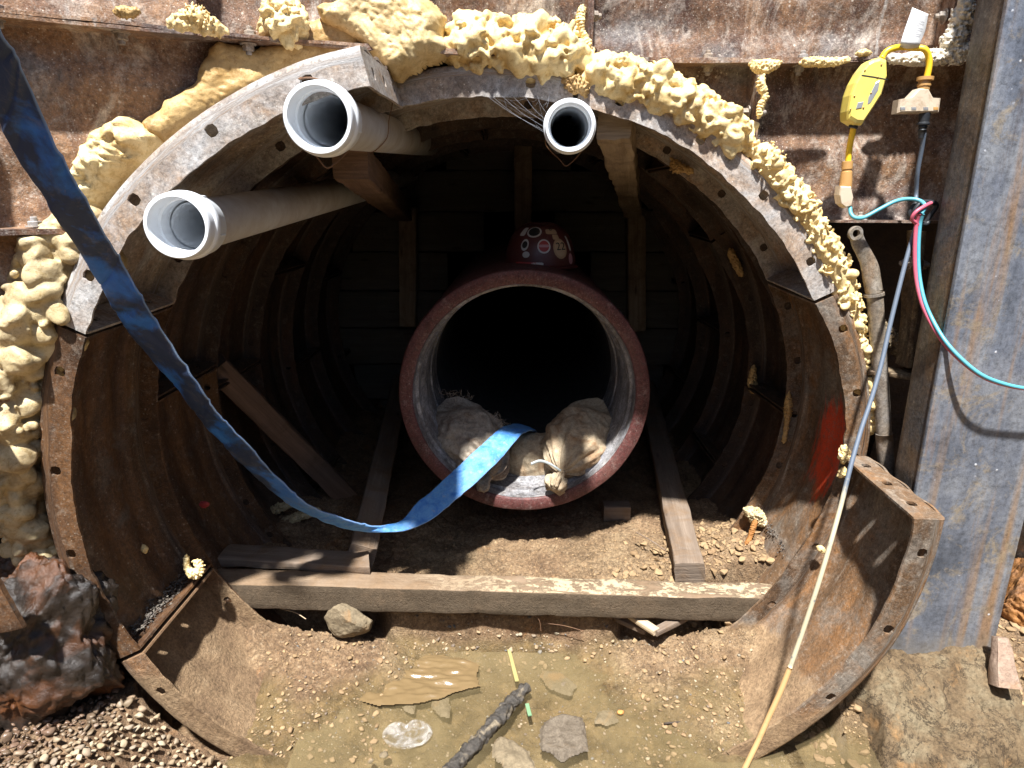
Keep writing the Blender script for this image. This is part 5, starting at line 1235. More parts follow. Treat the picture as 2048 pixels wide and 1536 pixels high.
# tapered neck that flattens to an eye
ax_ = [(1748, 584, 1.85), (1744, 560, 1.85), (1738, 530, 1.845), (1727, 505, 1.84), (1717, 486, 1.835), (1713, 474, 1.833)]
P = spline(np.array([W(*q) for q in ax_]), 30); T, N, B = frames(P, up=(0, -1, 0)); a = np.linspace(0, TAU, 32, endpoint=False)
wd = np.interp(np.linspace(0, 1, 30), [0, 0.35, 0.6, 1], [0.0225, 0.025, 0.021, 0.0185]); tk = np.interp(np.linspace(0, 1, 30), [0, 0.35, 0.6, 1], [0.0225, 0.013, 0.007, 0.006])
V = P[:, None] + (np.cos(a)[None] * wd[:, None])[..., None] * B[:, None] + (np.sin(a)[None] * tk[:, None])[..., None] * N[:, None]
mesh_obj('neck', V.reshape(-1, 3), grid_faces(30, 32, wrap_m=True), M_tube, tb)
cE = P[-1]; nE = N[-1]; prof = [(-0.006, 0.0105), (-0.006, 0.0185), (-0.004, 0.0200), (0.004, 0.0200), (0.006, 0.0185), (0.006, 0.0105), (-0.006, 0.0105)]
V, Fc, gp = lathe_data(cE + (cE - P[-4]) * 0.6, np.array([0.05, -1, 0.05]), prof, 36); mesh_obj('eye', V, [f[::-1] for f in Fc], M_tube, tb, attrs={'gp': gp}, angle=40)
V, Fc, gp = lathe_data(W(1748, 592, 1.85), t0 - t1, [(0, 0.0215), (0, 0.027), (0.008, 0.027), (0.008, 0.0215)], 32); mesh_obj('collar', V, Fc, M_tube, tb, attrs={'gp': gp}, angle=40)

# leftover wall joint and ledge in the dark slot right of the lining
M_crust = mat_rust('crusted_steel', (0.05, 0.03, 0.02), (0.14, 0.09, 0.05), (0.35, 0.2, 0.07), (0.55, 0.45, 0.28), warm_a=0.6, grey_a=0.3, pale_a=0.8, speck=0.8, bump=1.0, seed=14)
st = thing('joint_strip', 'crusted vertical steel joint strip behind the hanging cables', 'steel strip', W(1812, 700, 1.9))
V, Fc, gp = beam_data(W(1834, 462, 1.87), W(1806, 730, 1.87), 0.014, 0.07, up=(0, 1, 0), seed=4, rough=0.006, bev=0.003, step=0.01); mesh_obj('strip', V, Fc, M_crust, st, attrs={'gp': gp}, angle=50)
for u, v, s in ((1818, 526, -1), (1840, 530, 1)): bolt(W(u, v, 1.85), (s, 0, 0), st)
lg = thing('ledge_strip', 'short crusted steel ledge low in the dark slot beside the beam', 'steel strip', W(1790, 745, 1.88))
V, Fc, gp = beam_data(W(1726, 738, 1.88), W(1835, 750, 1.86), 0.09, 0.014, seed=5, rough=0.005, bev=0.003, step=0.01); mesh_obj('strip', V, Fc, M_crust, lg, attrs={'gp': gp}, angle=50)
foam_bead('mortar_clump', px_path([fr(1760, 640, 1.93, 8), fr(1770, 670, 1.93, 18), fr(1800, 690, 1.93, 20), fr(1820, 712, 1.92, 16), fr(1812, 735, 1.9, 10)]), M_crust, 'rusty mortar clump in the dark slot between lining and beam', seed=81, cell=30, amp=0.9, k=60, cat='mortar')
# ---------------------------------------------------------------- electrical bits
M_yel = mat_plain('yellow_housing', (0.74, 0.60, 0.13), 0.45, (0.40, 0.31, 0.17), 0.55, scale=18, bump=0.05)
M_yc = mat_plain('yellow_cable', (0.80, 0.52, 0.03), 0.4, (0.3, 0.2, 0.08), 0.12)
M_amb = mat_plain('amber_rubber', (0.50, 0.28, 0.10), 0.35, (0.3, 0.2, 0.1), 0.3)
M_clear = mat_plain('cloudy_plastic', (0.58, 0.48, 0.36), 0.25, (0.3, 0.2, 0.12), 0.35)
M_grey = mat_plain('grey_cable', (0.10, 0.125, 0.165), 0.5, (0.40, 0.33, 0.22), 0.25)
M_teal = mat_plain('teal_cable', (0.09, 0.34, 0.42), 0.4, (0.3, 0.3, 0.3), 0.12)
M_pink = mat_plain('pink_cable', (0.50, 0.10, 0.15), 0.4, (0.3, 0.2, 0.2), 0.15)
M_black = mat_plain('black_rubber', (0.022, 0.024, 0.028), 0.45, (0.2, 0.18, 0.15), 0.15)
M_steelw = mat_plain('bright_metal', (0.5, 0.5, 0.5), 0.3, (0.3, 0.2, 0.1), 0.2, metal=0.6)
def slab(name, px, Y, depth, mat, parent, bev=0.006, tilt=0.0):
    """solid cut from an outline, bevelled toward the viewer"""
    P = np.array([W(u, v, Y + tilt * i) for i, (u, v) in enumerate(px)]); c = P.mean(0); n = len(P); V = []
    for dy, sc_ in ((depth, 0.94), (depth - bev, 1.0), (bev, 1.0), (bev * 0.35, 0.95), (0, 0.86)):
        V += [c + (p - c) * [sc_, 1, sc_] + [0, dy, 0] for p in P]
    Fc = grid_faces(5, n, wrap_m=True) + [tuple(range(n))[::-1], tuple(range(4 * n, 5 * n))]
    o = mesh_obj(name, V, Fc, mat, parent, smooth=False); return o
cs = thing('power_cord', 'short yellow power cord with long yellow safety switch hung over a wall bolt', 'power cord', W(1740, 240, 1.82))
hs_ = slab('switch_housing', [(1749, 117), (1764, 113), (1776, 118), (1777, 150), (1765, 190), (1748, 217), (1726, 250), (1712, 249), (1697, 240), (1697, 222), (1703, 190), (1712, 165), (1726, 140), (1740, 122)], 1.775, 0.052, M_yel, cs, bev=0.010)
slab('label_plate', [(1752, 165), (1760, 160), (1757, 180), (1741, 207), (1735, 210), (1737, 195)], 1.7742, 0.003, M_steelw, hs_, bev=0.001)
slab('seam', [(1724, 149), (1750, 153), (1776, 158), (1776, 160), (1750, 155.5), (1723, 151.5)], 1.7743, 0.002, M_black, hs_, bev=0.0005)
slab('reset_button', [(1716, 205), (1728, 203), (1724, 216), (1712, 218)], 1.7735, 0.004, M_steelw, hs_, bev=0.001)
for u, v in ((1763, 129), (1755, 154), (1742, 186), (1727, 215), (1730, 140), (1709, 192), (1701, 218)): 
    V, Fc, gp = lathe_data(W(u, v, 1.7745), (0, -1, 0), [(0, 0.0022), (0.0012, 0.0022), (0.0012, 0.0001)], 10); mesh_obj('screw', V, Fc, M_amb, hs_)
tube('cable', np.array([W(*q) for q in [(1764, 116, 1.80), (1772, 104, 1.80), (1786, 97, 1.80), (1805, 94, 1.81), (1828, 96, 1.81), (1848, 98, 1.80), (1857, 112, 1.80), (1858, 132, 1.80), (1853, 158, 1.80)]]), 0.0075, M_yc, cs, k=14, n=50)
tube('cable', np.array([W(*q) for q in [(1709, 247, 1.80), (1704, 270, 1.81), (1699, 295, 1.82), (1696, 325, 1.82)]]), 0.0075, M_yc, cs, k=14, n=24)
V, Fc, gp = lathe_data(W(1710, 243, 1.80), W(1706, 258, 1.80) - W(1712, 240, 1.80), [(0, 0.0115), (0.006, 0.0115), (0.007, 0.010), (0.010, 0.010), (0.011, 0.0115), (0.016, 0.011), (0.018, 0.008)], 20); mesh_obj('strain_relief', V, Fc, M_black, cs, angle=40)
# triple outlet
V, Fc, gp = lathe_data(W(1851, 154, 1.80), (-0.02, 0, -1), [(0, 0.008), (0, 0.0195), (0.008, 0.0195), (0.009, 0.014), (0.016, 0.0145), (0.017, 0.016), (0.021, 0.016), (0.022, 0.014), (0.030, 0.0145), (0.034, 0.013)], 28); mesh_obj('strain_relief', V, Fc, M_amb, cs, angle=40)
tap = slab('triple_outlet', [(1840, 176), (1858, 176), (1868, 195), (1884, 196), (1880, 225), (1796, 226), (1800, 198), (1822, 195)], 1.785, 0.038, M_clear, cs, bev=0.006)
for u in (1806, 1828, 1852, 1872): slab('socket', [(u - 5, 214), (u + 5, 214), (u + 5, 220), (u - 5, 220)], 1.7842, 0.002, M_steelw if u < 1870 else M_amb, tap, bev=0.0005)
# lower connector and plug
V, Fc, gp = lathe_data(W(1695, 322, 1.82), W(1691, 372, 1.82) - W(1695, 322, 1.82), [(0, 0.008), (0.001, 0.0135), (0.020, 0.0135), (0.021, 0.012), (0.026, 0.012), (0.027, 0.0135), (0.05, 0.0155), (0.068, 0.0155), (0.069, 0.01)], 28); mesh_obj('connector', V, Fc, M_amb, cs, angle=40)
pg = tag(slab('plug', [(1682, 372), (1703, 372), (1708, 395), (1704, 413), (1692, 416), (1682, 408), (1679, 390)], 1.802, 0.034, M_clear, None), 'cloudy plastic plug hanging at the lower end of the yellow cord', 'plug')
# tag
M_tag = mat_plain('paper_tag', (0.66, 0.66, 0.66), 0.5, (0.4, 0.3, 0.2), 0.15)
tp = [W(1825, 15, 1.80), W(1857, 28, 1.80), W(1850, 62, 1.80), W(1838, 92, 1.79), W(1801, 90, 1.79), W(1812, 52, 1.80)]
rowsL = spline(np.array([W(1825, 15, 1.805), W(1812, 52, 1.80), W(1803, 80, 1.79), W(1800, 90, 1.795), W(1797, 100, 1.81)]), 20); rowsR = spline(np.array([W(1857, 28, 1.805), W(1850, 62, 1.80), W(1841, 84, 1.79), W(1838, 92, 1.795), W(1832, 100, 1.81)]), 20)
tg = mesh_obj('paper_tag', np.stack([rowsL, rowsR], 1).reshape(-1, 3), grid_faces(20, 2), M_tag, cs, mods=[('SOLIDIFY', dict(thickness=0.0008))])
M_ink = mat_plain('grey_print', (0.25, 0.25, 0.27), 0.6)
for i in range(9):
    f = 0.22 + i * 0.055; q = int(f * 19); a_, b_ = rowsL[q], rowsR[q]; w_ = b_ - a_
    p, r = a_ + w_ * 0.14 + [0, -0.0012, 0], a_ + w_ * (0.86 - 0.2 * (i % 3 == 2)) + [0, -0.0012, 0]
    mesh_obj('print_line', [p, r, r + [0, 0, -0.0012], p + [0, 0, -0.0012]], [(0, 1, 2, 3)], M_ink, tg, smooth=False)
# grey extension cable: plug, knot, long hanging run
gc = thing('grey_cable', 'long grey cable hanging from the knot, its lower end plastered with tan mud', 'cable', W(1500, 1530, 1.30))
V, Fc, gp = lathe_data(W(1850, 226, 1.80), (0, 0, -1), [(0, 0.002), (0, 0.0135), (0.022, 0.012), (0.024, 0.015), (0.028, 0.015), (0.030, 0.010), (0.034, 0.0115), (0.037, 0.009), (0.041, 0.0105), (0.044, 0.008), (0.06, 0.0065)], 24); mesh_obj('plug', V, Fc, M_black, gc, angle=40)
tube('cable', np.array([W(*q) for q in [(1849, 262, 1.80), (1843, 300, 1.81), (1835, 345, 1.82), (1832, 390, 1.83), (1834, 410, 1.80), (1846, 425, 1.78)]]), 0.0055, M_grey, gc, k=12, n=50)
def mat_mudcable():
    t = NT('muddy_cable'); g = t.attr('gp'); sp = t.n('ShaderNodeSeparateXYZ'); t.link(g, sp.inputs[0]); v = t.obj()
    n = t.noise(t.scale(v, (1, 1, 0.35)), 16, 7, 0.7)
    m = t.mr(t.math('ADD', sp.outputs[0], t.math('MULTIPLY', n, 0.45)), 0.95, 1.02)
    c = t.mix(m, (0.10, 0.125, 0.165), t.mix(n, (0.42, 0.34, 0.20), (0.50, 0.46, 0.34)))
    dk = t.mr(t.noise(v, 30, 6, 0.7), 0.58, 0.66, 0, 0.8); c = t.mix(t.math('MULTIPLY', dk, m), c, (0.1, 0.12, 0.15))
    return t.out(c, 0.6, t.bump(n, 0.6, 0.004))
run = [(1840, 432, 1.77), (1832, 455, 1.78), (1815, 510, 1.76), (1797, 580, 1.73), (1780, 650, 1.70), (1762, 730, 1.66), (1742, 800, 1.62), (1722, 860, 1.58), (1702, 930, 1.53), (1682, 1010, 1.49), (1660, 1090, 1.455), (1636, 1170, 1.43), (1608, 1255, 1.41), (1580, 1335, 1.39)]
tube('cable_run', np.array([W(*q) for q in run]), 0.0058, mat_mudcable(), gc, k=14, n=140)
tube('muddy_end', np.array([W(*q) for q in [(1580, 1335, 1.39), (1560, 1385, 1.375), (1537, 1435, 1.36), (1517, 1480, 1.345), (1500, 1515, 1.33), (1478, 1560, 1.31)]]), 0.0068, mat_plain('tan_mud_coat', (0.46, 0.28, 0.12), 0.7, (0.3, 0.18, 0.08), 0.3), gc, k=14, n=50)
# black knot
A = Acc(); a = np.linspace(0, TAU * 1.85, 60); c0 = W(1842, 422, 1.80)
P = c0 + np.stack([0.029 * np.cos(a) + 0.004 * np.sin(3 * a), -0.012 + 0.010 * np.sin(a * 0.5), 0.029 * np.sin(a) + 0.005 * np.cos(2 * a)], 1)
V, Fc, gp = tube_data(P, 0.0058, 12); tag(mesh_obj('cable_knot', V, Fc, M_black), 'black cable loop knotted round the teal and pink cable', 'cable')
tcab = thing('twin_cable', 'teal and pink twin cable curving from the plug through the knot across the beam', 'cable', W(1900, 700, 1.6))
tA = [(1700, 414, 1.81), (1702, 428, 1.80), (1712, 436, 1.79), (1730, 434, 1.79), (1760, 418, 1.79), (1790, 403, 1.79), (1815, 398, 1.79), (1838, 401, 1.78), (1850, 412, 1.76), (1842, 428, 1.75)]
tube('teal_strand', np.array([W(*q) for q in tA]), 0.0052, M_teal, tcab, k=12, n=70)
tB = [(1842, 428, 1.75), (1836, 450, 1.755), (1833, 500, 1.745), (1835, 550, 1.73), (1845, 600, 1.70), (1862, 640, 1.67), (1890, 685, 1.62), (1925, 722, 1.585), (1965, 752, 1.56), (2010, 769, 1.55), (2060, 778, 1.55), (2150, 785, 1.55)]
PB = spline(np.array([W(*q) for q in tB]), 140); tw = np.linspace(0, 3.6, 140)
off = np.stack([np.cos(tw) * 0.0046, 0 * tw - 0.001 * np.sin(tw), np.sin(tw) * 0.0046], 1)
tube('teal_strand', PB + off, 0.0050, M_teal, tcab, k=12); tube('pink_strand', PB - off, 0.0050, M_pink, tcab, k=12)
tC = [(1862, 406, 1.76), (1850, 412, 1.75), (1832, 424, 1.745), (1824, 438, 1.75), (1832, 446, 1.755), (1838, 452, 1.757)]
tube('pink_strand', np.array([W(*q) for q in tC]), 0.0050, M_pink, tcab, k=12, n=40)

# ---------------------------------------------------------------- rocks, gravel, debris
def mat_rock(name, a, b, iron, iron_a, wet, scale=10):
    t = NT(name); v = t.obj(); n = t.noise(v, scale, 9, 0.68, 0.5); n2 = t.noise(v, scale * 6, 8, 0.72)
    c = t.mix(t.mr(n, 0.35, 0.65), a, b); c = t.mix(t.mr(n2, 0.45, 0.7, 0, 0.6), c, tuple(q * 0.4 for q in a))
    c = t.mix(t.mr(t.noise(v, scale * 0.45, 6, 0.62, 0.8), 0.62 - iron_a * 0.3, 0.72 - iron_a * 0.25, 0, 0.85), c, iron)
    return t.out(c, t.mr(n2, 0.3, 0.7, 0.9 - wet * 0.75, 0.95 - wet * 0.55), t.bump(t.math('ADD', t.math('MULTIPLY', n, 0.6), n2), 0.7, 0.008), Specular_IOR_Level=0.3 + 0.35 * wet)
def boulder(name, c, rad, mat, label, seed, sub=6, cuts=10, rough=0.16, cat='rock', amp=1.0):
    V0, F0 = ico(sub); rs = np.random.RandomState(seed); s = V0.copy()
    for q in range(cuts):
        d = rs.normal(size=3); d /= np.linalg.norm(d); t = s @ d; cut = rs.uniform(0.5, 0.85); s = s - d * (np.clip(t - cut, 0, None) * 0.8)[:, None]
    s = s * (1 + rough * fbm(V0, 1.7, 4, seed) + 0.035 * amp * billow(V0, 6, 3, seed + 3) + 0.012 * amp * fbm(V0, 22, 3, seed))[:, None]
    V = s * np.array(rad) + np.array(c)
    return tag(mesh_obj(name, V, F0, mat), label, cat)
M_rock_wet = mat_rock('wet_rock', (0.012, 0.009, 0.008), (0.042, 0.030, 0.022), (0.12, 0.042, 0.012), 0.38, 0.85)
boulder('rock', W(52, 1300, 1.38), (0.235, 0.16, 0.27), M_rock_wet, 'large wet dark rock with orange iron staining at the lower left', 3, rough=0.2, amp=1.6)
boulder('rock', W(165, 1290, 1.50), (0.13, 0.10, 0.17), M_rock_wet, 'black wet rock tucked under the left plate', 7, amp=1.5)
boulder('rock', W(30, 1130, 1.52), (0.13, 0.10, 0.12), M_rock_wet, 'dark wet rock just below the left foam bead', 9)
M_rock_iron = mat_rock('iron_rock', (0.08, 0.04, 0.02), (0.24, 0.11, 0.04), (0.36, 0.15, 0.035), 0.8, 0.5, 14)
boulder('rock', W(2040, 1230, 1.78), (0.13, 0.12, 0.20), M_rock_iron, 'orange iron stained rock behind the foot of the steel beam', 11, amp=1.6)
boulder('rock', W(2110, 1000, 1.95), (0.2, 0.12, 0.35), M_rock_wet, 'dark rock face right of the steel beam', 13, amp=1.5)
M_rock_tan = mat_rock('tan_rock', (0.15, 0.115, 0.07), (0.27, 0.21, 0.13), (0.30, 0.17, 0.07), 0.3, 0.2, 16)
M_rock_pink = mat_rock('pinkish_rock', (0.26, 0.17, 0.12), (0.38, 0.28, 0.21), (0.30, 0.17, 0.09), 0.3, 0.1, 16)
V, Fc, gp = beam_data(W(2008, 1372, 1.52), W(2000, 1275, 1.58), 0.055, 0.04, seed=7, rough=0.006, bev=0.006, taper=0.55)
tag(mesh_obj('standing_stone', V, Fc, M_rock_pink, attrs={'gp': gp}, angle=50), 'pinkish upright stone splinter at the lower right edge', 'rock')
boulder('rock', W(692, 1240, 1.83) , (0.088, 0.05, 0.062), M_rock_tan, 'broken concrete lump wedged under the long timber', 15, sub=5, cuts=14, rough=0.1, amp=0.6)
sl = thing('steel_plate', 'corner of a rusty purple steel plate above the wet rock', 'steel plate', W(0, 1240, 1.25))
V, Fc, gp = beam_data(W(-60, 1225, 1.24), W(22, 1205, 1.24), 0.012, 0.13, up=(0.2, 0, 1), seed=8, rough=0.003, bev=0.003); mesh_obj('plate', V, Fc, M_plate_left, sl, attrs={'gp': gp}, angle=50)

def mat_pebbles(name, cols, rough=0.8, wet_z=None):
    t = NT(name); geo = t.n('ShaderNodeNewGeometry'); rnd = geo.outputs['Random Per Island']; v = t.obj()
    n = len(cols); c = t.ramp(rnd, [(i / max(1, n - 1), q) for i, q in enumerate(cols)])
    c = t.mix(t.mr(t.noise(v, 140, 5, 0.7), 0.5, 0.75, 0, 0.4), c, (0.13, 0.09, 0.05))
    rg = rough
    sp = t.n('ShaderNodeSeparateXYZ'); t.link(v, sp.inputs[0])
    if wet_z:
        # pebbles beside the seeping rock are wet and dark
        d = t.math('ADD', sp.outputs[0], t.math('MULTIPLY', sp.outputs[1], -0.55)); w = t.mr(t.math('ADD', d, t.math('MULTIPLY', t.noise(v, 9, 3), 0.2)), wet_z[0], wet_z[1], 1, 0)
        c = t.mix(t.math('MULTIPLY', w, 0.8), c, t.mix(rnd, (0.05, 0.035, 0.025), (0.14, 0.07, 0.045))); rg = t.mix(w, (rough,) * 3, (0.25,) * 3)
    return t.out(c, rg, t.bump(t.noise(v, 220, 4, 0.7), 0.35, 0.003), Specular_IOR_Level=0.4)
rs = np.random.RandomState(21)
def scatter(n, fx, fy, rmin, rmax, mind=1.5, seed=0, power=2.0, ok=None, sink=0.3, layers=0.0):
    rs = np.random.RandomState(seed); pts, sz = [], []; cell = {}
    for q in range(n * 12):
        if len(pts) >= n: break
        x, y = fx(rs), fy(rs); r = rmin + (rmax - rmin) * rs.rand() ** power
        if ok is not None and not ok(x, y): continue
        k = (int(x / 0.03), int(y / 0.03)); bad = False
        for a in (-1, 0, 1):
            for b in (-1, 0, 1):
                for (px_, py_, pr) in cell.get((k[0] + a, k[1] + b), ()):
                    if (x - px_) ** 2 + (y - py_) ** 2 < ((r + pr) * mind * 0.5) ** 2: bad = True; break
                if bad: break
            if bad: break
        if bad: continue
        cell.setdefault(k, []).append((x, y, r)); pts.append((x, y)); sz.append(r)
    P = np.array(pts); r = np.array(sz); z = H(P[:, 0], P[:, 1], True) + r * (0.5 - sink) + rs.rand(len(r)) * layers
    return np.column_stack([P, z]), r
P_, r_ = scatter(2600, lambda r: r.uniform(-1.45, -0.34), lambda r: r.uniform(0.95, 1.47), 0.0065, 0.0175, 1.28, 3, 1.5, sink=-0.1, ok=lambda x, y: y < 1.40 or abs(x + 0.059) > 1.0, layers=0.010)
stones('gravel', P_, r_, mat_pebbles('gravel_stone', [(0.20, 0.14, 0.085), (0.33, 0.25, 0.155), (0.40, 0.32, 0.21), (0.36, 0.26, 0.165), (0.27, 0.22, 0.16), (0.45, 0.37, 0.25)], wet_z=(-1.74, -1.60)), sub=2, seed=5, angular=0.45)
M_peb = mat_pebbles('soil_pebble', [(0.14, 0.11, 0.09), (0.30, 0.21, 0.12), (0.38, 0.28, 0.17), (0.20, 0.15, 0.11), (0.42, 0.34, 0.22), (0.12, 0.12, 0.12)])
M_clod = mat_pebbles('soil_clod', [(0.22, 0.14, 0.07), (0.30, 0.20, 0.105), (0.34, 0.23, 0.12), (0.27, 0.17, 0.09)])
P_, r_ = scatter(1500, lambda r: r.uniform(-0.85, 0.95), lambda r: r.uniform(1.9, 2.6), 0.0022, 0.009, 1.2, 8, 3.0)
stones('pebbles', P_, r_, M_clod, sub=1, seed=6)
P_, r_ = scatter(1500, lambda r: r.uniform(-0.75, 0.85), lambda r: r.uniform(1.43, 1.87), 0.002, 0.0085, 1.2, 9, 3.2, ok=lambda x, y: abs(x + 0.059) < 0.82)
stones('pebbles', P_, r_, M_peb, sub=1, seed=7)
P_, r_ = scatter(1300, lambda r: r.normal() * 0.14 + 0.74, lambda r: r.normal() * 0.11 + 2.13, 0.0025, 0.024, 0.85, 10, 4.0)
stones('soil_clods', P_, r_, M_clod, sub=3, seed=8, angular=0.5)
P_, r_ = scatter(1100, lambda r: r.uniform(0.85, 1.7), lambda r: r.uniform(1.25, 1.75), 0.003, 0.024, 1.05, 11, 2.6, ok=lambda x, y: y > 1.36 and not (1.0 < x < 1.42 and y > 1.52))
stones('soil_clods', P_, r_, M_clod, sub=3, seed=9, angular=0.5)
P_, r_ = scatter(1100, lambda r: r.uniform(-0.80, 0.85), lambda r: r.uniform(1.43, 1.86), 0.002, 0.014, 0.9, 14, 4.0, ok=lambda x, y: abs(x + 0.059) < 0.80 and (abs(x) > 0.35 or y > 1.8), sink=0.2)
stones('soil_clods', P_, r_, M_clod, sub=2, seed=11, angular=0.5)
P_, r_ = scatter(260, lambda r: r.uniform(-0.35, 0.45), lambda r: r.uniform(1.86, 1.93), 0.003, 0.012, 1.1, 12, 2.0)
stones('pebbles', P_, r_, M_peb, sub=2, seed=10)

# things lying in the shallow water
def lay_sheet(name, px, z, mat, label, cat, thick=0.004, seed=0, amp=0.006, cell=14, res=0.004, stretch=(1, 1), parent=None):
    P = np.array([Wz(u, v, z) for u, v in px]); poly = [(p[0], p[1]) for p in P]
    X = np.arange(P[:, 0].min() - res, P[:, 0].max() + res, res); Yq = np.arange(P[:, 1].min() - res, P[:, 1].max() + res, res); n, m = len(X), len(Yq)
    G = np.stack([np.repeat(X, m), np.tile(Yq, n)], 1); G3 = np.stack([G[:, 0] * stretch[0], G[:, 1] * stretch[1], 0 * G[:, 0]], 1)
    d = poly_dist(G, poly) * np.where(in_poly(G, poly), 1, -1) + fbm(G3, 22, 3, seed) * 0.006
    h = z + np.clip(d / 0.006, 0, 1) * thick + (0.5 * np.abs(fbm(G3, cell * 0.5, 3, seed)) + 0.3 * fbm(G3, cell * 2, 2, seed)) * amp * np.clip(d / 0.02, 0, 1)
    V = np.column_stack([G, h]); V[:, 2] = np.where(d < 0, z, V[:, 2])
    keep = d > -res * 1.2; Fc = [f[::-1] for f in grid_faces(n, m) if all(keep[q] for q in f)]
    used = np.unique(np.array(Fc)); mp = -np.ones(len(V), int); mp[used] = np.arange(len(used))
    o = mesh_obj(name, V[used], [tuple(mp[q] for q in f) for f in Fc], mat, parent)
    return tag(o, label, cat) if label else o
Mwp = mat_plain('soaked_paper', (0.17, 0.115, 0.055), 0.2, (0.22, 0.14, 0.07), 0.3, scale=12, bump=0.3)
lay_sheet('soaked_paper', [(718, 1400), (740, 1370), (735, 1345), (790, 1330), (850, 1310), (930, 1318), (958, 1332), (950, 1350), (960, 1372), (910, 1382), (880, 1398), (800, 1408), (760, 1412)], 0.2795, Mwp, 'soaked brown paper sheet crumpled in the shallow water', 'paper', seed=3, amp=0.022, cell=16, stretch=(0.5, 1.4), thick=0.0012)
M_mudchunk = mat_rock('mud_chunk', (0.10, 0.075, 0.05), (0.20, 0.16, 0.115), (0.18, 0.12, 0.065), 0.2, 0.5, 30)
lay_sheet('mud_slab', [(1088, 1445), (1120, 1432), (1165, 1436), (1172, 1470), (1176, 1500), (1140, 1508), (1125, 1522), (1105, 1505), (1085, 1500), (1080, 1470)], 0.2750, M_mudchunk, 'grey slab of mud standing out of the water', 'mud', thick=0.012, amp=0.012, cell=24, seed=5)
lay_sheet('flat_stone', [(985, 1490), (1000, 1475), (1030, 1485), (1060, 1505), (1070, 1536), (1010, 1536), (985, 1515)], 0.2730, M_rock_tan, 'flat tan stone half sunk at the bottom centre', 'rock', thick=0.010, amp=0.006, cell=18, seed=6)
for i, (px, lb_) in enumerate([([(868, 1395), (895, 1395), (902, 1418), (898, 1436), (880, 1432), (868, 1415)], 'small flat stone slab under water right of the clear plastic disc'), ([(812, 1405), (835, 1402), (828, 1428), (806, 1420)], 'pale flat stone just behind the clear plastic disc'), ([(1086, 1340), (1120, 1345), (1152, 1372), (1140, 1390), (1100, 1378), (1082, 1352)], 'submerged yellowish stone right of the yellow strip'), ([(1195, 1425), (1228, 1420), (1235, 1440), (1215, 1452), (1192, 1445)], 'rounded tan stone under water beside the orange flake')]):
    lay_sheet('flat_stone', px, 0.2630, M_rock_tan, lb_, 'rock', thick=0.007, amp=0.003, cell=20, seed=10 + i)
boulder('orange_flake', Wz(1241, 1424, 0.2750), (0.012, 0.010, 0.006), mat_plain('orange_flake', (0.55, 0.24, 0.07), 0.6), 'small orange flake floating in the water at right', 21, sub=3, cat='debris')
boulder('pale_stone', Wz(766, 1510, 0.2710), (0.015, 0.011, 0.009), M_rock_tan, 'largest pale stone at the bottom edge below the clear disc', 22, sub=3)
boulder('pale_stone', Wz(742, 1522, 0.2710), (0.009, 0.009, 0.008), M_rock_tan, 'round pale stone left of the largest one at the bottom edge', 23, sub=3)
boulder('pale_stone', Wz(926, 1498, 0.2750), (0.012, 0.009, 0.008), mat_plain('cream_stone', (0.55, 0.42, 0.2), 0.6), 'cream pebble beside the muddy black stick', 24, sub=3)
# open ring
P = np.array([Wz(u, v, 0.2770) for u, v in [(668, 1330), (685, 1330), (702, 1340), (711, 1358), (706, 1378), (690, 1388), (668, 1388), (650, 1382), (642, 1372)]])
tag(tube('plastic_ring', P, 0.0032, mat_plain('straw_plastic', (0.52, 0.42, 0.22), 0.5, (0.3, 0.2, 0.1), 0.3), None, k=8, n=60), 'open tan plastic ring lying at the left edge of the puddle', 'ring')
def strip(name, a, b, w, mat, label, z=0.2770, cat='strip', h=0.003):
    V, Fc, gp = beam_data(Wz(*a, z), Wz(*b, z), w, h, rough=0.0006, bev=0.001, seed=3); return tag(mesh_obj(name, V, Fc, mat, attrs={'gp': gp}, angle=50), label, cat)
strip('tape_strip', (1016, 1292), (1034, 1362), 0.012, mat_plain('yellow_tape', (0.36, 0.30, 0.12), 0.5, (0.3, 0.2630, 0.1), 0.3), 'long dull yellow tape strip standing in the puddle')
strip('tape_strip', (1054, 1408), (1060, 1431), 0.012, mat_plain('green_tape', (0.16, 0.2830, 0.15), 0.5, (0.3, 0.3, 0.15), 0.3), 'short greenish tape strip in front of the black stick')
S = spline(np.array([list(Wz(1052, 1376, 0.2750)) + [0.018], list(Wz(1000, 1432, 0.2790)) + [0.021], list(Wz(950, 1490, 0.2810)) + [0.019], list(Wz(905, 1536, 0.2830)) + [0.018], list(Wz(870, 1575, 0.2830)) + [0.016]]), 160)
V, Fc, gp = tube_data(S[:, :3], S[:, 3], 36); cen = np.repeat(S[:, :3], 36, 0); d = V - cen; V = cen + d * (1 + 0.35 * fbm(V * [1, 1, 1], 45, 4, 6) + 0.25 * billow(V, 30, 2, 3))[:, None]
tag(mesh_obj('muddy_stick', V, Fc, mat_rock('black_mud', (0.03, 0.026, 0.022), (0.10, 0.085, 0.07), (0.30, 0.24, 0.16), 0.2630, 0.6, 40), attrs={'gp': gp}), 'thick black stick caked in mud lying diagonally in the puddle', 'stick')
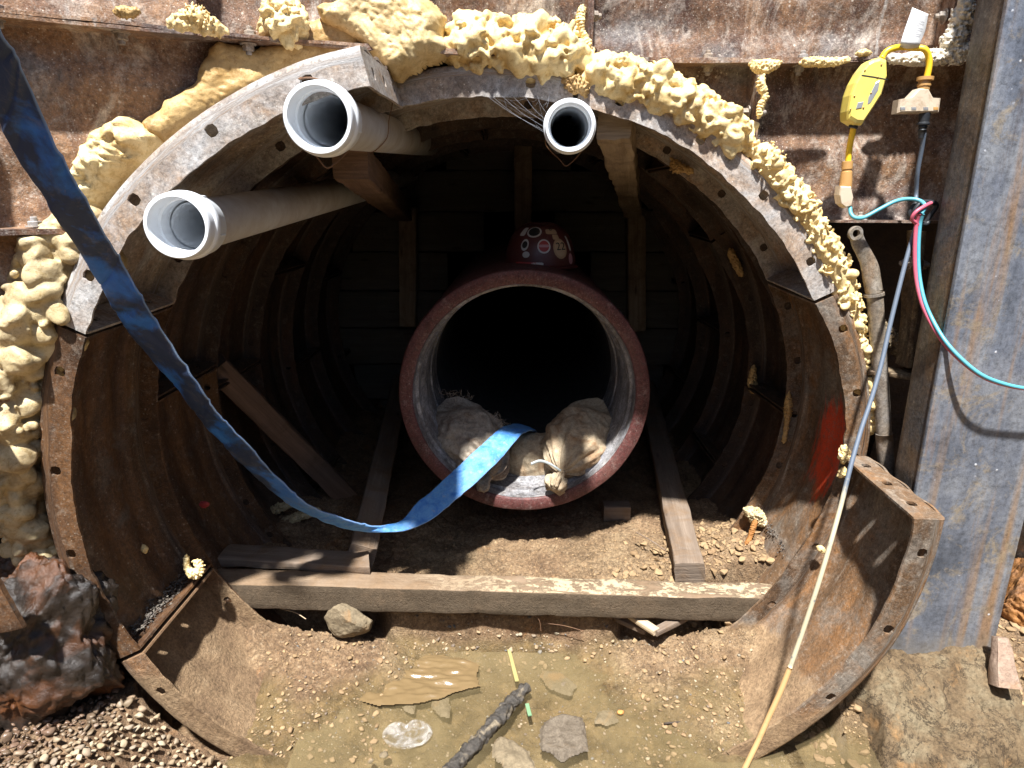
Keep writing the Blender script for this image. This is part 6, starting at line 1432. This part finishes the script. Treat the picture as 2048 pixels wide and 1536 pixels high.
# clear plastic lid
def mat_clearlid():
    t = NT('clear_film'); v = t.obj(); n = t.noise(v, 30, 5, 0.6, 0.8)
    m = t.out(t.mix(n, (0.30, 0.30, 0.34), (0.62, 0.58, 0.50)), 0.06, t.bump(n, 0.8, 0.01), Specular_IOR_Level=0.9); t.link(t.mr(n, 0.42, 0.62, 0.06, 0.5), t.b.inputs['Alpha']); return m
lid = thing('plastic_disc', 'crumpled clear plastic disc glinting in the shallow water', 'plastic disc', Wz(815, 1470, 0.2730))
c0 = Wz(815, 1470, 0.2750); rx = np.linalg.norm(Wz(865, 1470, 0.2750) - Wz(765, 1470, 0.2750)) / 2; ry = np.linalg.norm(Wz(815, 1440, 0.2750) - Wz(815, 1500, 0.2750)) / 2
V = []; nr, nk = 14, 60
for i in range(nr):
    for j in range(nk):
        a = j * TAU / nk; r = 0.05 + 0.95 * i / (nr - 1)
        notch = 1 - 0.45 * math.exp(-((((a - 1.75 + math.pi) % TAU) - math.pi) / 0.3) ** 2)
        V.append((c0[0] + rx * r * notch * math.cos(a), c0[1] + ry * r * notch * math.sin(a), c0[2] + 0.010 * (i >= nr - 3) - 0.004 * (i == nr - 1) + 0.0))
V = np.array(V); V[:, 2] += fbm(V, 30, 3, 4) * 0.004
mesh_obj('film', V, [f[::-1] for f in grid_faces(nr, nk, wrap_m=True)], mat_clearlid(), lid)
# twigs and roots
M_twig = mat_plain('dark_twig', (0.05, 0.035, 0.025), 0.8, (0.2, 0.13, 0.07), 0.3)
def twig(pts, r, label, mat=M_twig, z=0.2830, zs=None):
    P = np.array([Wz(u, v, (zs[i] if zs else z)) for i, (u, v) in enumerate(pts)])
    return tag(tube('twig', P, r, mat, None, k=6, n=40), label, 'twig')
twig([(1328, 1447), (1370, 1443), (1410, 1440), (1440, 1438), (1466, 1436)], 0.0028, 'long black twig lying across the right end of the puddle')
twig([(1368, 1408), (1385, 1425), (1410, 1432), (1432, 1440)], 0.0016, 'thin tan root curling beside the black twig', mat_plain('root', (0.35, 0.2, 0.08), 0.7))
twig([(1412, 1366), (1432, 1388), (1455, 1400), (1478, 1412)], 0.0018, 'thin dark twig on the sand beside the pale splinter', z=0.285)
V, Fc, gp = beam_data(Wz(1436, 1378, 0.29), Wz(1462, 1398, 0.285), 0.012, 0.006, seed=5, rough=0.001, bev=0.002); tag(mesh_obj('wood_splinter', V, Fc, M_w_new, attrs={'gp': gp}, angle=50), 'small pale wood splinter on the sand at right', 'splinter')
wire([(1168, 1262, 1.84), (1120, 1250, 1.86), (1060, 1246, 1.88), (1030, 1256, 1.88), (1015, 1252, 1.89)], 0.0012, 'thin dark wire dangling on the soil step under the long timber')
wire([(1040, 1222, 1.87), (1062, 1224, 1.86), (1078, 1240, 1.85), (1082, 1262, 1.84)], 0.0010, 'short curled wire on the soil step under the long timber')
wire([(560, 1217, 1.88), (590, 1225, 1.86), (612, 1238, 1.84)], 0.0015, 'thin straw poking out under the left half of the long timber', mat=M_w_new)
wire([(1272, 1064, 2.25), (1300, 1080, 2.2), (1330, 1100, 2.15)], 0.003, 'straight thin stick leaning against the sunlit strut', mat=M_w_grey, name='thin_stick')
V, Fc, gp = beam_data(Wz(1494, 1175, 0.50), Wz(1560, 1190, 0.50), 0.009, 0.006, seed=6, rough=0.001, bev=0.002)
wire([(1522, 1186, 1.87), (1540, 1189, 1.86), (1562, 1192, 1.85)], 0.0035, 'pale peeled twig on the right end of the long timber', mat=M_w_new, name='peeled_twig')
foam_bead('rusty_root', px_path([fr(1512, 1040, 2.15, 5), fr(1506, 1055, 2.13, 6), fr(1500, 1075, 2.12, 5), fr(1490, 1090, 2.1, 4)]), M_rock_iron, 'rust coated root hanging from the foam lump over the soil heap', seed=91, k=24, cat='root')
lay_sheet('paint_spot', [(400, 1003), (408, 1000), (416, 1008), (420, 1015), (412, 1018), (404, 1010)], 0.4, S_re, None, None) if False else None
foam_blob(409, 1009, 1.98, 9, 'small smear of red sealant on the left inside of the bore', S_re, seed=5, squash=(1.2, 0.4, 0.9), name='red_sealant', sub=3)

# crusts of grey rubble caught along the plate ends, and mud lumps
def line_scatter(name, a, b, n, rmin, rmax, spread, mat, seed, lift=0.0):
    rs = np.random.RandomState(seed); A_, B_ = W(*a), W(*b); t = rs.rand(n); r = rmin + (rmax - rmin) * rs.rand(n) ** 2.5
    P = A_ + (B_ - A_) * t[:, None] + rs.normal(size=(n, 3)) * np.array(spread) + [0, 0, lift]
    return stones(name, P, r, mat, sub=2, seed=seed, angular=0.5)
M_rub = mat_pebbles('grey_rubble', [(0.05, 0.04, 0.034), (0.12, 0.10, 0.085), (0.17, 0.155, 0.13), (0.09, 0.06, 0.04)])
line_scatter('rubble', (262, 1268, 1.50), (380, 1145, 1.80), 700, 0.0015, 0.007, (0.013, 0.02, 0.006), M_rub, 31)
line_scatter('rubble', (1538, 1052, 2.16), (1590, 1125, 1.95), 380, 0.0015, 0.0055, (0.009, 0.02, 0.005), M_rub, 33)
